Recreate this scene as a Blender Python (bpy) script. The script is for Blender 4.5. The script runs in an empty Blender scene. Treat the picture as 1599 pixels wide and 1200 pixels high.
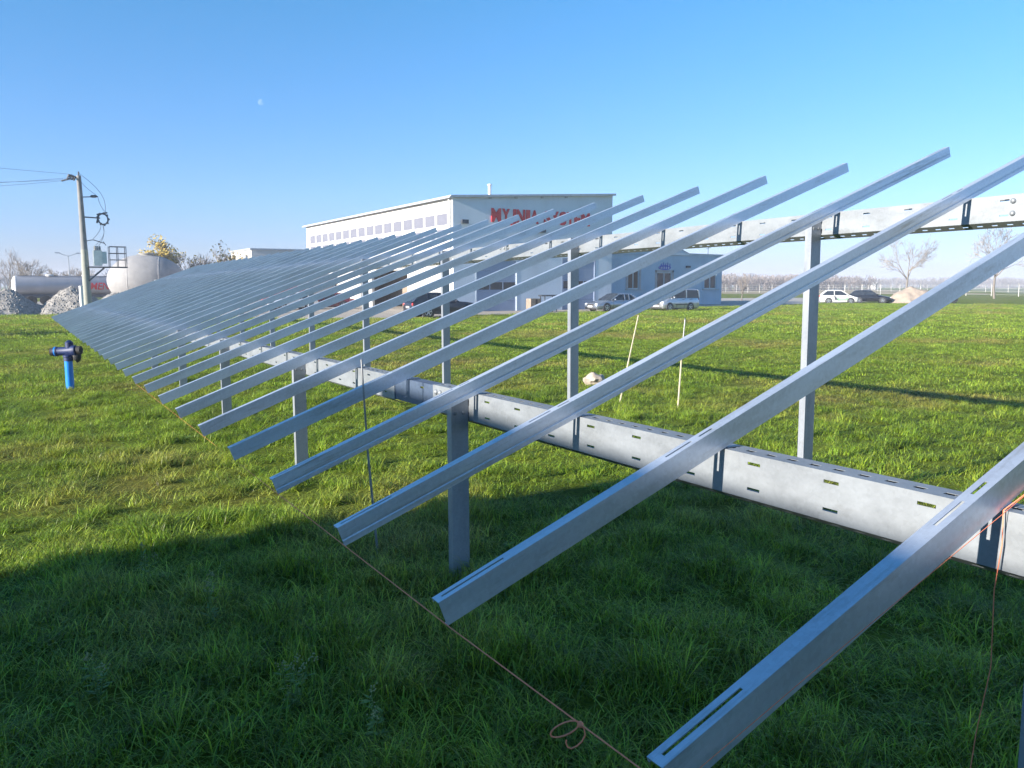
import bpy, math, random
import numpy as np
from math import sin, cos, tan, pi, radians, sqrt, atan2
from mathutils import Vector, Matrix, noise as mnoise

sc = bpy.context.scene
COL = sc.collection
rnd = random.Random(7)

# ------------------------------------------------------------------ camera, sky, sun, exposure
cam_d = bpy.data.cameras.new('camera')
cam_d.sensor_width = 36.0
cam_d.lens = 28.571
cam_d.clip_start = 0.05
cam_d.clip_end = 9000
cam = bpy.data.objects.new('camera', cam_d)
COL.objects.link(cam)
cam.location = (0, 0, 2.06)
cam.rotation_euler = (radians(90 - 6.919), 0, radians(-31.072))
sc.camera = cam

SUN_EL, SUN_AZ = 17.4, -88.0          # sun stands towards -X, a touch to -Y
world = bpy.data.worlds.new('World')
sc.world = world
world.use_nodes = True
wn = world.node_tree.nodes
wl = world.node_tree.links
sky = wn.new('ShaderNodeTexSky')
sky.sky_type = 'NISHITA'
sky.sun_disc = False
sky.sun_elevation = radians(SUN_EL)
sky.sun_rotation = radians(270 - 2)
sky.altitude = 150
sky.air_density = 1.0
sky.dust_density = 0.35
sky.ozone_density = 2.6
bg = wn['Background']
bg.inputs['Strength'].default_value = 0.088
# the clear autumn air of that day: less yellow at the horizon, deeper blue higher up (same all round)
_tc = wn.new('ShaderNodeTexCoord'); _sx = wn.new('ShaderNodeSeparateXYZ'); _rp = wn.new('ShaderNodeValToRGB'); _mx = wn.new('ShaderNodeMix')
_rp.color_ramp.elements[0].position = 0.0; _rp.color_ramp.elements[0].color = (0.475, 0.50, 0.90, 1)
_rp.color_ramp.elements[1].position = 0.36; _rp.color_ramp.elements[1].color = (0.375, 0.81, 1.0, 1)
_e = _rp.color_ramp.elements.new(0.10); _e.color = (0.51, 0.655, 0.97, 1)
_mx.data_type = 'RGBA'; _mx.blend_type = 'MULTIPLY'; _mx.inputs[0].default_value = 1
wl.new(_tc.outputs['Generated'], _sx.inputs[0]); wl.new(_sx.outputs['Z'], _rp.inputs[0])
wl.new(sky.outputs[0], _mx.inputs[6]); wl.new(_rp.outputs[0], _mx.inputs[7])
wl.new(_mx.outputs[2], bg.inputs[0])

sun_d = bpy.data.lights.new('sun', 'SUN')
sun_d.energy = 5.0
sun_d.angle = radians(0.53)
sun_d.color = (1.0, 0.92, 0.80)
sun = bpy.data.objects.new('sun', sun_d)
COL.objects.link(sun)
_d = Vector((cos(radians(SUN_EL)) * cos(radians(2)), cos(radians(SUN_EL)) * sin(radians(2)), -sin(radians(SUN_EL))))
sun.rotation_euler = _d.to_track_quat('-Z', 'Y').to_euler()
sun.location = (-30, 0, 20)

sc.view_settings.view_transform = 'Standard'
sc.view_settings.look = 'None'
sc.view_settings.exposure = 1.45
sc.view_settings.gamma = 1.0
sc.view_settings.use_curve_mapping = False
sc.cycles.max_bounces = 6
sc.cycles.transparent_max_bounces = 8
sc.cycles.volume_bounces = 0

# ------------------------------------------------------------------ materials
def newmat(name):
    m = bpy.data.materials.new(name)
    m.use_nodes = True
    nt = m.node_tree
    return m, nt, nt.nodes['Principled BSDF']

def ramp(nt, fac, stops):
    r = nt.nodes.new('ShaderNodeValToRGB')
    el = r.color_ramp.elements
    while len(el) < len(stops): el.new(0.5)
    for e, (p, c) in zip(el, stops):
        e.position = p
        e.color = (c[0], c[1], c[2], 1)
    nt.links.new(fac, r.inputs[0])
    return r.outputs[0]

def noise(nt, scale, detail=4, rough=0.55, coord='Object', stretch=None, dist=0.0):
    if coord == 'World':
        g = nt.nodes.new('ShaderNodeNewGeometry'); v = g.outputs['Position']
    else:
        t = nt.nodes.new('ShaderNodeTexCoord'); v = t.outputs[coord]
    if stretch:
        mp = nt.nodes.new('ShaderNodeMapping'); mp.inputs['Scale'].default_value = stretch
        nt.links.new(v, mp.inputs[0]); v = mp.outputs[0]
    n = nt.nodes.new('ShaderNodeTexNoise')
    n.inputs['Scale'].default_value = scale
    n.inputs['Detail'].default_value = detail
    n.inputs['Roughness'].default_value = rough
    n.inputs['Distortion'].default_value = dist
    nt.links.new(v, n.inputs['Vector'])
    return n.outputs[0]

def bump(nt, b, h, strength=0.3, dist=0.01):
    n = nt.nodes.new('ShaderNodeBump')
    n.inputs['Strength'].default_value = strength
    n.inputs['Distance'].default_value = dist
    nt.links.new(h, n.inputs['Height'])
    nt.links.new(n.outputs[0], b.inputs['Normal'])

def mat(name, col, rough=0.6, metal=0.0, var=0.12, scale=3.0, bmp=0.0, coat=0.0, coord='Object'):
    """plain surface with a little mottling of its own"""
    m, nt, b = newmat(name)
    lo = [max(0, c * (1 - var)) for c in col]; hi = [min(1, c * (1 + var)) for c in col]
    n = noise(nt, scale, 5, 0.6, coord)
    nt.links.new(ramp(nt, n, [(0.3, lo), (0.7, hi)]), b.inputs['Base Color'])
    b.inputs['Roughness'].default_value = rough
    b.inputs['Metallic'].default_value = metal
    if coat: b.inputs['Coat Weight'].default_value = coat; b.inputs['Coat Roughness'].default_value = 0.08
    if bmp: bump(nt, b, noise(nt, scale * 8, 5, 0.6, coord), bmp, 0.01)
    return m

def zinc(name, base, rough, metal, stain=0.0, along=(0.25, 1.6, 1.6)):
    m, nt, b = newmat(name)
    tco = nt.nodes.new('ShaderNodeTexCoord'); oin = nt.nodes.new('ShaderNodeObjectInfo')
    sc3 = nt.nodes.new('ShaderNodeVectorMath'); sc3.operation = 'SCALE'; sc3.inputs[0].default_value = (37, 11, 5)
    nt.links.new(oin.outputs['Random'], sc3.inputs['Scale'])
    ad3 = nt.nodes.new('ShaderNodeVectorMath'); ad3.operation = 'ADD'
    nt.links.new(tco.outputs['Object'], ad3.inputs[0]); nt.links.new(sc3.outputs[0], ad3.inputs[1])
    def znoise(scale, detail, rough_, stretch):
        mp = nt.nodes.new('ShaderNodeMapping'); mp.inputs['Scale'].default_value = stretch
        n_ = nt.nodes.new('ShaderNodeTexNoise'); n_.inputs['Scale'].default_value = scale; n_.inputs['Detail'].default_value = detail; n_.inputs['Roughness'].default_value = rough_
        nt.links.new(ad3.outputs[0], mp.inputs[0]); nt.links.new(mp.outputs[0], n_.inputs['Vector']); return n_.outputs[0]
    n1 = znoise(5.0, 6, 0.65, along)
    n2 = noise(nt, 60.0, 3, 0.6, 'Object')
    v = nt.nodes.new('ShaderNodeTexVoronoi'); v.inputs['Scale'].default_value = 70
    t = nt.nodes.new('ShaderNodeTexCoord'); nt.links.new(t.outputs['Object'], v.inputs['Vector'])
    mx = nt.nodes.new('ShaderNodeMath'); mx.operation = 'MULTIPLY_ADD'
    nt.links.new(v.outputs['Color'], mx.inputs[0]); mx.inputs[1].default_value = 0.18
    nt.links.new(n1, mx.inputs[2])
    c = ramp(nt, mx.outputs[0], [(0.36, [x * 0.82 for x in base]), (0.58, base), (0.80, [min(1, x * 1.14) for x in base])])
    if stain:
        ns = znoise(2.6, 7, 0.75, (along[0] * 3, along[1] * 3, along[2] * 3))
        k = ramp(nt, ns, [(0.56, (0, 0, 0)), (0.74, (1, 1, 1))])
        mixc = nt.nodes.new('ShaderNodeMix'); mixc.data_type = 'RGBA'
        ml = nt.nodes.new('ShaderNodeMath'); ml.operation = 'MULTIPLY'; ml.inputs[1].default_value = stain
        nt.links.new(k, ml.inputs[0]); nt.links.new(ml.outputs[0], mixc.inputs[0])
        nt.links.new(c, mixc.inputs[6]); mixc.inputs[7].default_value = (base[0] * .52, base[1] * .47, base[2] * .40, 1)
        c = mixc.outputs[2]
    nt.links.new(c, b.inputs['Base Color'])
    b.inputs['Metallic'].default_value = metal
    rr = nt.nodes.new('ShaderNodeMapRange')
    rr.inputs['To Min'].default_value = rough - 0.10; rr.inputs['To Max'].default_value = rough + 0.14
    nt.links.new(n1, rr.inputs['Value']); nt.links.new(rr.outputs[0], b.inputs['Roughness'])
    bump(nt, b, n2, 0.04, 0.002)
    return m

ZR = zinc('zinc_rafter', (0.57, 0.62, 0.70), 0.38, 0.68, 0.6)
ZRW = zinc('zinc_rafter_worn', (0.60, 0.64, 0.71), 0.40, 0.66, 1.0, (0.16, 2.2, 2.2))
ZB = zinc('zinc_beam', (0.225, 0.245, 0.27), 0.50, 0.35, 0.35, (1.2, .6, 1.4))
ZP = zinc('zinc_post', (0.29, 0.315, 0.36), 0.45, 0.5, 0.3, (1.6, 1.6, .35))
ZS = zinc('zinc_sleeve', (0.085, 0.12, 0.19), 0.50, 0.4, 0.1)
def wallmat(name, col, rough=0.8):
    m, nt, b = newmat(name)
    n = noise(nt, .9, 6, .65, 'Object', (1, 1, .12)); n2 = noise(nt, .35, 3, .5, 'Object')
    ad = nt.nodes.new('ShaderNodeMath'); ad.operation = 'MULTIPLY_ADD'; ad.inputs[1].default_value = .6
    nt.links.new(n, ad.inputs[0]); nt.links.new(n2, ad.inputs[2])
    nt.links.new(ramp(nt, ad.outputs[0], [(.55, [c * .86 for c in col]), (.80, col), (1.0, [min(1, c * 1.05) for c in col])]), b.inputs['Base Color'])
    b.inputs['Roughness'].default_value = rough
    bump(nt, b, noise(nt, 14, 4, .6, 'Object'), .06, .01)
    return m
WHITE = wallmat('white_render', (0.528, 0.520, 0.504))
PALE = wallmat('pale_cladding', (0.59, 0.65, 0.72), .6)
DOOR = mat('blue_grey_door', (0.25, 0.31, 0.43), 0.5, var=0.05)
OFFB = wallmat('light_blue_render', (0.47, 0.55, 0.63))
ROOFM = mat('grey_roof_metal', (0.42, 0.45, 0.50), 0.5, 0.3)
DARK = mat('dark_interior', (0.03, 0.028, 0.03), 0.9)
BLACK = mat('black_rubber', (0.018, 0.018, 0.02), 0.75)
PANE = mat('milky_pane', (0.15, 0.15, 0.185), 0.35, var=0.08, scale=0.7)
GLASS = mat('dark_glass', (0.025, 0.032, 0.045), 0.06, var=0.3, scale=1)
FRAMEW = mat('white_frame', (0.640, 0.640, 0.640), 0.5, var=0.03)
BEIGE = mat('beige_frame', (0.50, 0.42, 0.40), 0.7)
BROWN = mat('brown_curtain', (0.16, 0.08, 0.05), 0.8)
RED = mat('red_letters', (0.62, 0.03, 0.035), 0.5, var=0.06)
CONC = mat('concrete', (0.300, 0.292, 0.277), 0.9, var=0.15, scale=2.5, bmp=0.2)
CONCL = mat('pale_concrete', (0.496, 0.480, 0.456), 0.9, var=0.1, bmp=0.1)
STEELD = mat('dark_steel', (0.08, 0.09, 0.11), 0.5, 0.5)
TANKM = mat('tank_paint', (0.357, 0.357, 0.391), 0.42, 0.25, var=0.10, scale=0.8)
DOMEM = mat('tank_shell', (0.274, 0.266, 0.270), 0.7, 0.0, var=0.12, scale=1.4)
TRAFO = mat('transformer_paint', (0.55, 0.60, 0.60), 0.5)
BLUEP = mat('blue_plastic', (0.01, 0.20, 0.66), 0.35, var=0.1, scale=4)
BLUED = mat('dark_blue_cast', (0.006, 0.018, 0.085), 0.55, var=0.2, scale=8)
ORANGE = mat('orange_string', (0.78, 0.23, 0.12), 0.8)
WOODP = mat('pale_wood', (0.434, 0.392, 0.294), 0.8, var=0.2, scale=8)
RODM = mat('grey_rod', (0.30, 0.31, 0.33), 0.5, 0.6, var=0.2, scale=10)
ROCK = mat('rock', (0.385, 0.322, 0.273), 0.9, var=0.35, scale=5, bmp=0.5)
GRAVEL = mat('gravel', (0.257, 0.242, 0.230), 0.95, var=0.5, scale=6, bmp=0.8)
STONE = mat('gravel_stone', (0.254, 0.240, 0.230), 0.95, var=0.3, scale=3)
SAND = mat('sand', (0.324, 0.261, 0.211), 0.95, var=0.1, scale=2, bmp=0.5)
BARK = mat('bark', (0.176, 0.152, 0.128), 0.9, var=0.25, scale=4)
TWIG = mat('twig', (0.240, 0.208, 0.184), 0.9, var=0.2, scale=3)
TWIGF = mat('far_twig', (0.195, 0.165, 0.158), 0.9, var=0.25, scale=0.2)
LEAFY = mat('yellow_leaf', (0.360, 0.255, 0.045), 0.7, var=0.35, scale=1.0)
LEAFD = mat('olive_leaf', (0.10, 0.10, 0.035), 0.7, var=0.35, scale=1.5)
P_SILVER = mat('silver_paint', (0.425, 0.442, 0.476), 0.25, 0.6, var=0.04, coat=0.6)
P_SILVB = mat('blue_silver_paint', (0.272, 0.304, 0.368), 0.22, 0.6, var=0.04, coat=0.6)
P_DARK = mat('black_paint', (0.010, 0.012, 0.024), 0.30, 0.0, var=0.1, coat=0.35)
P_NAVY = mat('navy_paint', (0.003, 0.004, 0.010), 0.30, 0.0, var=0.1, coat=0.35)
P_WHITE = mat('white_paint', (0.600, 0.600, 0.593), 0.3, 0.0, var=0.02, coat=0.6)
P_RED = mat('red_paint', (0.45, 0.035, 0.03), 0.4, 0.0, var=0.12, coat=0.3)
P_WINE = mat('wine_paint', (0.16, 0.02, 0.025), 0.25, 0.2, var=0.1, coat=0.8)
RIM = mat('alloy_rim', (0.45, 0.46, 0.48), 0.3, 0.8)
LAMP = mat('headlamp_lens', (0.70, 0.72, 0.72), 0.12, 0.0, coat=1.0)
TAIL = mat('tail_lamp', (0.45, 0.02, 0.02), 0.2, 0.0, coat=1.0)
PLATE = mat('number_plate', (0.82, 0.82, 0.82), 0.5, var=0.02)
TRIM = mat('black_trim', (0.03, 0.03, 0.035), 0.6)
LOGOB = mat('blue_emblem', (0.06, 0.09, 0.45), 0.5)
GREENP = mat('green_print', (0.20, 0.42, 0.24), 0.5)
BROWNBOX = mat('brown_box', (0.24, 0.19, 0.15), 0.8, var=0.25)
CORR = mat('corrugated_white', (0.504, 0.490, 0.476), 0.5, var=0.05)

# ------------------------------------------------------------------ mesh helpers
class MB:
    def __init__(self): self.v = []; self.f = []; self.mi = []; self.cur = 0
    def add(self, vs, fs):
        o = len(self.v); self.v += [tuple(p) for p in vs]
        self.f += [tuple(i + o for i in f) for f in fs]; self.mi += [self.cur] * len(fs)
        return self
    def box(self, a, b, taper=None):
        x0, y0, z0 = a; x1, y1, z1 = b
        vs = [(x0, y0, z0), (x1, y0, z0), (x1, y1, z0), (x0, y1, z0), (x0, y0, z1), (x1, y0, z1), (x1, y1, z1), (x0, y1, z1)]
        return self.add(vs, [(3, 2, 1, 0), (4, 5, 6, 7), (0, 1, 5, 4), (1, 2, 6, 5), (2, 3, 7, 6), (3, 0, 4, 7)])
    def bar(self, a, b, w, h=None, up=(0, 0, 1)):
        """square bar between two points"""
        h = h or w; a = Vector(a); b = Vector(b); d = (b - a).normalized()
        s = d.cross(Vector(up))
        if s.length < 1e-4: s = d.cross(Vector((1, 0, 0)))
        s.normalize(); u = s.cross(d)
        vs = []
        for p in (a, b):
            for i, j in ((-1, -1), (1, -1), (1, 1), (-1, 1)): vs.append(p + s * (i * w / 2) + u * (j * h / 2))
        return self.add(vs, [(3, 2, 1, 0), (4, 5, 6, 7), (0, 1, 5, 4), (1, 2, 6, 5), (2, 3, 7, 6), (3, 0, 4, 7)])
    def tube(self, pts, r, n=8, cap=True):
        pts = [Vector(p) for p in pts]; k = len(pts)
        rs = r if isinstance(r, (list, tuple)) else [r] * k
        vs = []; prev = None
        for i, p in enumerate(pts):
            d = (pts[min(i + 1, k - 1)] - pts[max(i - 1, 0)]).normalized()
            if prev is None:
                s = d.cross(Vector((0, 0, 1)))
                if s.length < 1e-3: s = d.cross(Vector((1, 0, 0)))
            else: s = prev - d * prev.dot(d)
            s.normalize(); prev = s; u = d.cross(s)
            for j in range(n):
                a = 2 * pi * j / n
                vs.append(p + (s * cos(a) + u * sin(a)) * rs[i])
        fs = []
        for i in range(k - 1):
            for j in range(n):
                fs.append((i * n + j, i * n + (j + 1) % n, (i + 1) * n + (j + 1) % n, (i + 1) * n + j))
        if cap:
            fs.append(tuple(range(n - 1, -1, -1))); fs.append(tuple((k - 1) * n + j for j in range(n)))
        return self.add(vs, fs)
    def lathe(self, prof, origin=(0, 0, 0), axis=(0, 0, 1), n=24):
        """prof: (radius, height along axis)"""
        ax = Vector(axis).normalized(); s = ax.cross(Vector((0, 0, 1)))
        if s.length < 1e-3: s = Vector((1, 0, 0))
        s.normalize(); u = ax.cross(s); o = Vector(origin); vs = []
        for r, h in prof:
            for j in range(n):
                a = 2 * pi * j / n
                vs.append(o + ax * h + (s * cos(a) + u * sin(a)) * r)
        fs = []
        for i in range(len(prof) - 1):
            for j in range(n):
                fs.append((i * n + j, i * n + (j + 1) % n, (i + 1) * n + (j + 1) % n, (i + 1) * n + j))
        if prof[0][0] > 1e-6: fs.append(tuple(range(n - 1, -1, -1)))
        if prof[-1][0] > 1e-6: fs.append(tuple((len(prof) - 1) * n + j for j in range(n)))
        return self.add(vs, fs)
    def prism(self, poly, fr, to, plane='xz'):
        """poly extruded along the missing axis"""
        def P(a, b, c):
            return {'xz': (a, c, b), 'xy': (a, b, c), 'yz': (c, a, b)}[plane]
        k = len(poly)
        vs = [P(a, b, fr) for a, b in poly] + [P(a, b, to) for a, b in poly]
        fs = [tuple(range(k)), tuple(range(2 * k - 1, k - 1, -1))]
        fs += [(i, i + k, (i + 1) % k + k, (i + 1) % k) for i in range(k)]
        return self.add(vs, fs)
    def mesh(self, name, mats, smooth=None):
        me = bpy.data.meshes.new(name)
        me.from_pydata(self.v, [], self.f)
        mats = mats if isinstance(mats, (list, tuple)) else [mats]
        for m in mats: me.materials.append(m)
        if len(mats) > 1: me.polygons.foreach_set('material_index', self.mi)
        me.validate(clean_customdata=False)
        import bmesh
        bm = bmesh.new(); bm.from_mesh(me); bmesh.ops.recalc_face_normals(bm, faces=bm.faces); bm.to_mesh(me); bm.free()
        if smooth:
            me.polygons.foreach_set('use_smooth', [True] * len(me.polygons))
            me.set_sharp_from_angle(angle=radians(smooth))
        me.update()
        return me
    def build(self, name, mats, parent=None, smooth=None, loc=None):
        return link(name, self.mesh(name, mats, smooth), parent, loc)

def link(name, me, parent=None, loc=None):
    o = bpy.data.objects.new(name, me); COL.objects.link(o)
    if parent: o.parent = parent
    if loc: o.location = loc
    return o

def tag(o, label=None, cat=None, group=None, kind=None):
    if label: o['label'] = label
    if cat: o['category'] = cat
    if group: o['group'] = group
    if kind: o['kind'] = kind
    return o

def thing(name, label, cat, loc=(0, 0, 0), rz=0.0, group=None):
    o = bpy.data.objects.new(name, None); COL.objects.link(o)
    o.location = loc; o.rotation_euler = (0, 0, rz); o.empty_display_size = 0.3
    return tag(o, label, cat, group)

def copytree(o, parent=None):
    c = o.copy(); COL.objects.link(c); c.parent = parent
    for ch in list(o.children): copytree(ch, c)
    return c

def plate(mb, fr, u0, u1, v0, v1, th, holes):
    """flat sheet of thickness th with real rectangular slots; fr(u,v,w)->xyz"""
    us = sorted({u0, u1} | {x for h in holes for x in (h[0], h[1]) if u0 < x < u1})
    for a, b in zip(us[:-1], us[1:]):
        m = (a + b) / 2
        hs = sorted([h for h in holes if h[0] < m < h[1]], key=lambda h: h[2])
        vs = [v0]
        for h in hs: vs += [h[2], h[3]]
        vs.append(v1)
        for i in range(0, len(vs), 2):
            p, q = vs[i], vs[i + 1]
            for w in (0, th):
                mb.add([fr(a, p, w), fr(b, p, w), fr(b, q, w), fr(a, q, w)], [(0, 1, 2, 3)])
    for h in holes:
        a, b, p, q = h
        for (x0, y0, x1, y1) in ((a, p, b, p), (b, p, b, q), (b, q, a, q), (a, q, a, p)):
            mb.add([fr(x0, y0, 0), fr(x1, y1, 0), fr(x1, y1, th), fr(x0, y0, th)], [(0, 1, 2, 3)])
    for (x0, y0, x1, y1) in ((u0, v0, u1, v0), (u1, v0, u1, v1), (u1, v1, u0, v1), (u0, v1, u0, v0)):
        mb.add([fr(x0, y0, 0), fr(x1, y1, 0), fr(x1, y1, th), fr(x0, y0, th)], [(0, 1, 2, 3)])

# ------------------------------------------------------------------ ground
def grass_colour(nt):
    """field colour by place: fresh green, deeper clumps, straw patches"""
    n1 = noise(nt, 0.55, 4, 0.6, 'World'); n2 = noise(nt, 3.2, 4, 0.65, 'World'); n3 = noise(nt, 0.16, 3, 0.5, 'World')
    mx = nt.nodes.new('ShaderNodeMath'); mx.operation = 'MULTIPLY_ADD'
    nt.links.new(n2, mx.inputs[0]); mx.inputs[1].default_value = 0.55; nt.links.new(n1, mx.inputs[2])
    g = ramp(nt, mx.outputs[0], [(0.48, (0.104, 0.176, 0.017)), (0.70, (0.194, 0.296, 0.025)), (0.92, (0.270, 0.375, 0.038))])
    ad = nt.nodes.new('ShaderNodeMath'); ad.operation = 'MULTIPLY_ADD'
    nt.links.new(n1, ad.inputs[0]); ad.inputs[1].default_value = 0.6; nt.links.new(n3, ad.inputs[2])
    k = ramp(nt, ad.outputs[0], [(0.80, (0, 0, 0)), (0.99, (0.85, 0.85, 0.85))])
    mixc = nt.nodes.new('ShaderNodeMix'); mixc.data_type = 'RGBA'
    nt.links.new(k, mixc.inputs[0]); nt.links.new(g, mixc.inputs[6]); mixc.inputs[7].default_value = (0.33, 0.30, 0.075, 1)
    return mixc.outputs[2]

m, nt, b = newmat('field_ground')
gc = grass_colour(nt)
fine = noise(nt, 22, 4, 0.7, 'World')
mm = nt.nodes.new('ShaderNodeMix'); mm.data_type = 'RGBA'; mm.blend_type = 'MULTIPLY'; mm.inputs[0].default_value = 1
nt.links.new(gc, mm.inputs[6]); nt.links.new(ramp(nt, fine, [(0.3, (0.22, 0.20, 0.20)), (0.7, (0.75, 0.70, 0.70))]), mm.inputs[7])
nt.links.new(mm.outputs[2], b.inputs['Base Color'])
b.inputs['Roughness'].default_value = 0.95; b.inputs['Specular IOR Level'].default_value = 0.1
bump(nt, b, noise(nt, 9, 6, 0.75, 'World'), 0.9, 0.12)
FIELD = m

def sheet(name, pts, z, material, label_kind='structure'):
    mb = MB(); mb.add([(x, y, z) for x, y in pts], [tuple(range(len(pts)))])
    o = mb.build(name, material); o['kind'] = label_kind
    return o
# main ground, to the horizon
mb = MB(); R = 6000
mb.add([(-R, -R, 0), (R, -R, 0), (R, R, 0), (-R, R, 0)], [(0, 1, 2, 3)])
tag(mb.build('ground', FIELD), kind='structure')
YARD = mat('yard_gravel', (0.285, 0.248, 0.211), 0.95, var=0.25, scale=0.9, bmp=0.5)
ROADM = mat('road_gravel', (0.317, 0.290, 0.264), 0.95, var=0.2, scale=0.35, bmp=0.3)
TANF = mat('dry_field', (0.234, 0.182, 0.091), 0.95, var=0.35, scale=0.05)
sheet('yard', [(-30, 82), (0, 78), (8, 66), (13, 53), (15, 49.2), (21, 48.2), (28, 49.5), (34, 50.6), (40, 51.5), (46, 54), (56, 58.2), (59.5, 56.5), (60, 66.5), (44.4, 66.5), (44.4, 110), (-30, 130)], 0.004, YARD)
sheet('road', [(57, 60.2), (59.3, 57.6), (70, 56.8), (83, 62.6), (95, 66.5), (106, 72), (112, 92), (97, 96.5), (78, 84), (67.5, 71)], 0.008, ROADM)
sheet('dry_field', [(168, 125), (205, 110), (420, 300), (330, 420), (160, 260), (130, 165)], 0.004, TANF)
sheet('stubble_field', [(182, 62), (600, 90), (700, 420), (215, 112)], 0.006, mat('stubble', (0.111, 0.130, 0.039), 0.95, var=0.3, scale=0.04))

# ------------------------------------------------------------------ mounting frame
SLOPE = -0.00822
frame = thing('solar_mounting_frame', 'long galvanised steel mounting frame of tilted rails on posts, without panels', 'solar frame')
frame.rotation_euler = (math.atan(SLOPE), 0, 0)
X0, Z0, SP, Y1, LEN = 1.2129, 0.9557, 1.14926, 1.3834, 7.128
TILT = radians(20.47)
XB, ZB_, XRR, ZRR, HB, FW = 2.6151, 1.3669, 6.2937, 2.7513, 0.196, 0.125
NR = 38
D_R, W_R, TH = 0.100, 0.056, 0.0035

def rafter_mesh(crease):
    mb = MB()
    hs = []
    def slot(a, b, w=0.011, c=-0.027): hs.append((a, b, c - w / 2, c + w / 2))
    slot(0.028, 0.305); slot(1.157, 1.311); slot(1.358, 1.442)
    slot(LEN - 0.305, LEN - 0.028); slot(5.06, 5.21); slot(5.265, 5.35)
    fr = lambda u, v, w: (u, v, -w)
    plate(mb, fr, 0, LEN, -W_R, 0, TH, hs)                                   # top flange
    # small notch at the inner end of the end slots
    plate(mb, lambda u, v, w: (u, v, -D_R + w), 0, LEN, -W_R, -W_R + 0.024, TH, [])      # short bottom flange
    e = TH
    if crease:
        pr_ = [(-W_R, -TH), (-W_R, -0.060), (-W_R + 0.003, -0.063), (-W_R + 0.003, -0.069), (-W_R, -0.074), (-W_R, -D_R + TH)]
    else:
        pr_ = [(-W_R, -TH), (-W_R, -D_R + TH)]
    outer = pr_; inner = [(a + e, c) for a, c in pr_]
    poly = outer + inner[::-1]
    mb.prism(poly, 0, LEN, 'yz')
    mb.box((0, -TH, -0.016), (LEN, 0, -TH))   # lip
    return mb.mesh('rafter', ZRW if crease else ZR)
R_A, R_B = rafter_mesh(False), rafter_mesh(True)
jit = {2: 0.037, 3: -0.027, 4: -0.006}
for n in range(1, NR + 1):
    o = link('rafter', R_B if n in (3, 4) else R_A, frame)
    dy = jit.get(n, rnd.uniform(-0.012, 0.012) if n > 4 else 0)
    o.location = (X0 + (rnd.uniform(-.01, .01) if n > 9 else 0), Y1 + SP * (n - 1) + dy, Z0)
    o.rotation_euler = (0, -TILT, 0)
    # bracket cleats where the rafter lies on each beam
BR = MB()
BR.box((0.02, -0.050, -0.001), (0.105, -0.004, 0.003))
BR_ME = BR.mesh('cleat', ZP)

def beam_mesh(length):
    mb = MB(); t = 0.004
    nw = int(length / 0.384)
    wh = []
    for i in range(nw):
        yc = 0.192 + i * 0.384
        wh += [(yc - 0.034, yc + 0.034, 0.150, 0.163), (yc - 0.034, yc + 0.034, 0.040, 0.053)]
    plate(mb, lambda u, v, w: (w, u, v), 0, length, 0, HB, t, wh)
    fh = []
    for i in range(int(length / 0.111)):
        yc = 0.055 + i * 0.111
        fh.append((yc - 0.022, yc + 0.022, 0.045, 0.070))
    plate(mb, lambda u, v, w: (v, u, HB - w), 0, length, t, FW, 0.0016, fh)
    bl = [(a, b_, 0.040, 0.054) for a, b_, _, _ in fh]
    ca, sa = cos(radians(25)), sin(radians(25))
    plate(mb, lambda u, v, w: (v * ca, u, w - v * sa), 0, length, 0.0, 0.088, 0.002, bl)   # lower flange, bent back and down
    mb.box((t, 0, 0.001), (FW, length, 0.0045))
    mb.box((FW - 0.002, 0, HB - 0.030), (FW, length, HB - 0.0018))
    return mb.mesh('beam', ZB)
bolt_mb = MB(); bolt_mb.lathe([(0.021, 0), (0.021, 0.004), (0.0165, 0.012), (0.009, 0.017), (0, 0.0185)], axis=(-1, 0, 0), n=10)
BOLT = bolt_mb.mesh('bolt', ZB, 40)
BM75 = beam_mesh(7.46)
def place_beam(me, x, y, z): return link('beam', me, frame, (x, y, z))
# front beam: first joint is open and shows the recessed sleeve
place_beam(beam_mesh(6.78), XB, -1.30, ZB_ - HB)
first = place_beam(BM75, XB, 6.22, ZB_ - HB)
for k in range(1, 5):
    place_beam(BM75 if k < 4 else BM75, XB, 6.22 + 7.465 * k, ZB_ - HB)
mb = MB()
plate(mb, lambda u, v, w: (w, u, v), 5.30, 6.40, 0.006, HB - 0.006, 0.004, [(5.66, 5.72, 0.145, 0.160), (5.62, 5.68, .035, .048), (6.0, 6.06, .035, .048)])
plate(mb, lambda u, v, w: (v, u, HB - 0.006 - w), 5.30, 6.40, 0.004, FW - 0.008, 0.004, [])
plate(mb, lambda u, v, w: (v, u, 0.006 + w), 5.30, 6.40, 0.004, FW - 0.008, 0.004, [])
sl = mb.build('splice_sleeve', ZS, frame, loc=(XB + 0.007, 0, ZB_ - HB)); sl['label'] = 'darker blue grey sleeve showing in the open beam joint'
for yb in (5.42, 5.35):
    for zb in (0.05, 0.146):
        link('bolt', BOLT, frame, (XB - 0.0005, yb, ZB_ - HB + zb))
# rear beam
for k in range(7):
    y0 = 3.16 - 7.465 + 7.465 * k
    place_beam(BM75, XRR, y0, ZRR - HB)
    if k:
        for yb in (y0 + 0.13, y0 + 0.02, y0 - 0.10):
            for zb in (0.058, 0.148):
                link('bolt', BOLT, frame, (XRR - 0.0005, yb, ZRR - HB + zb))
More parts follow.
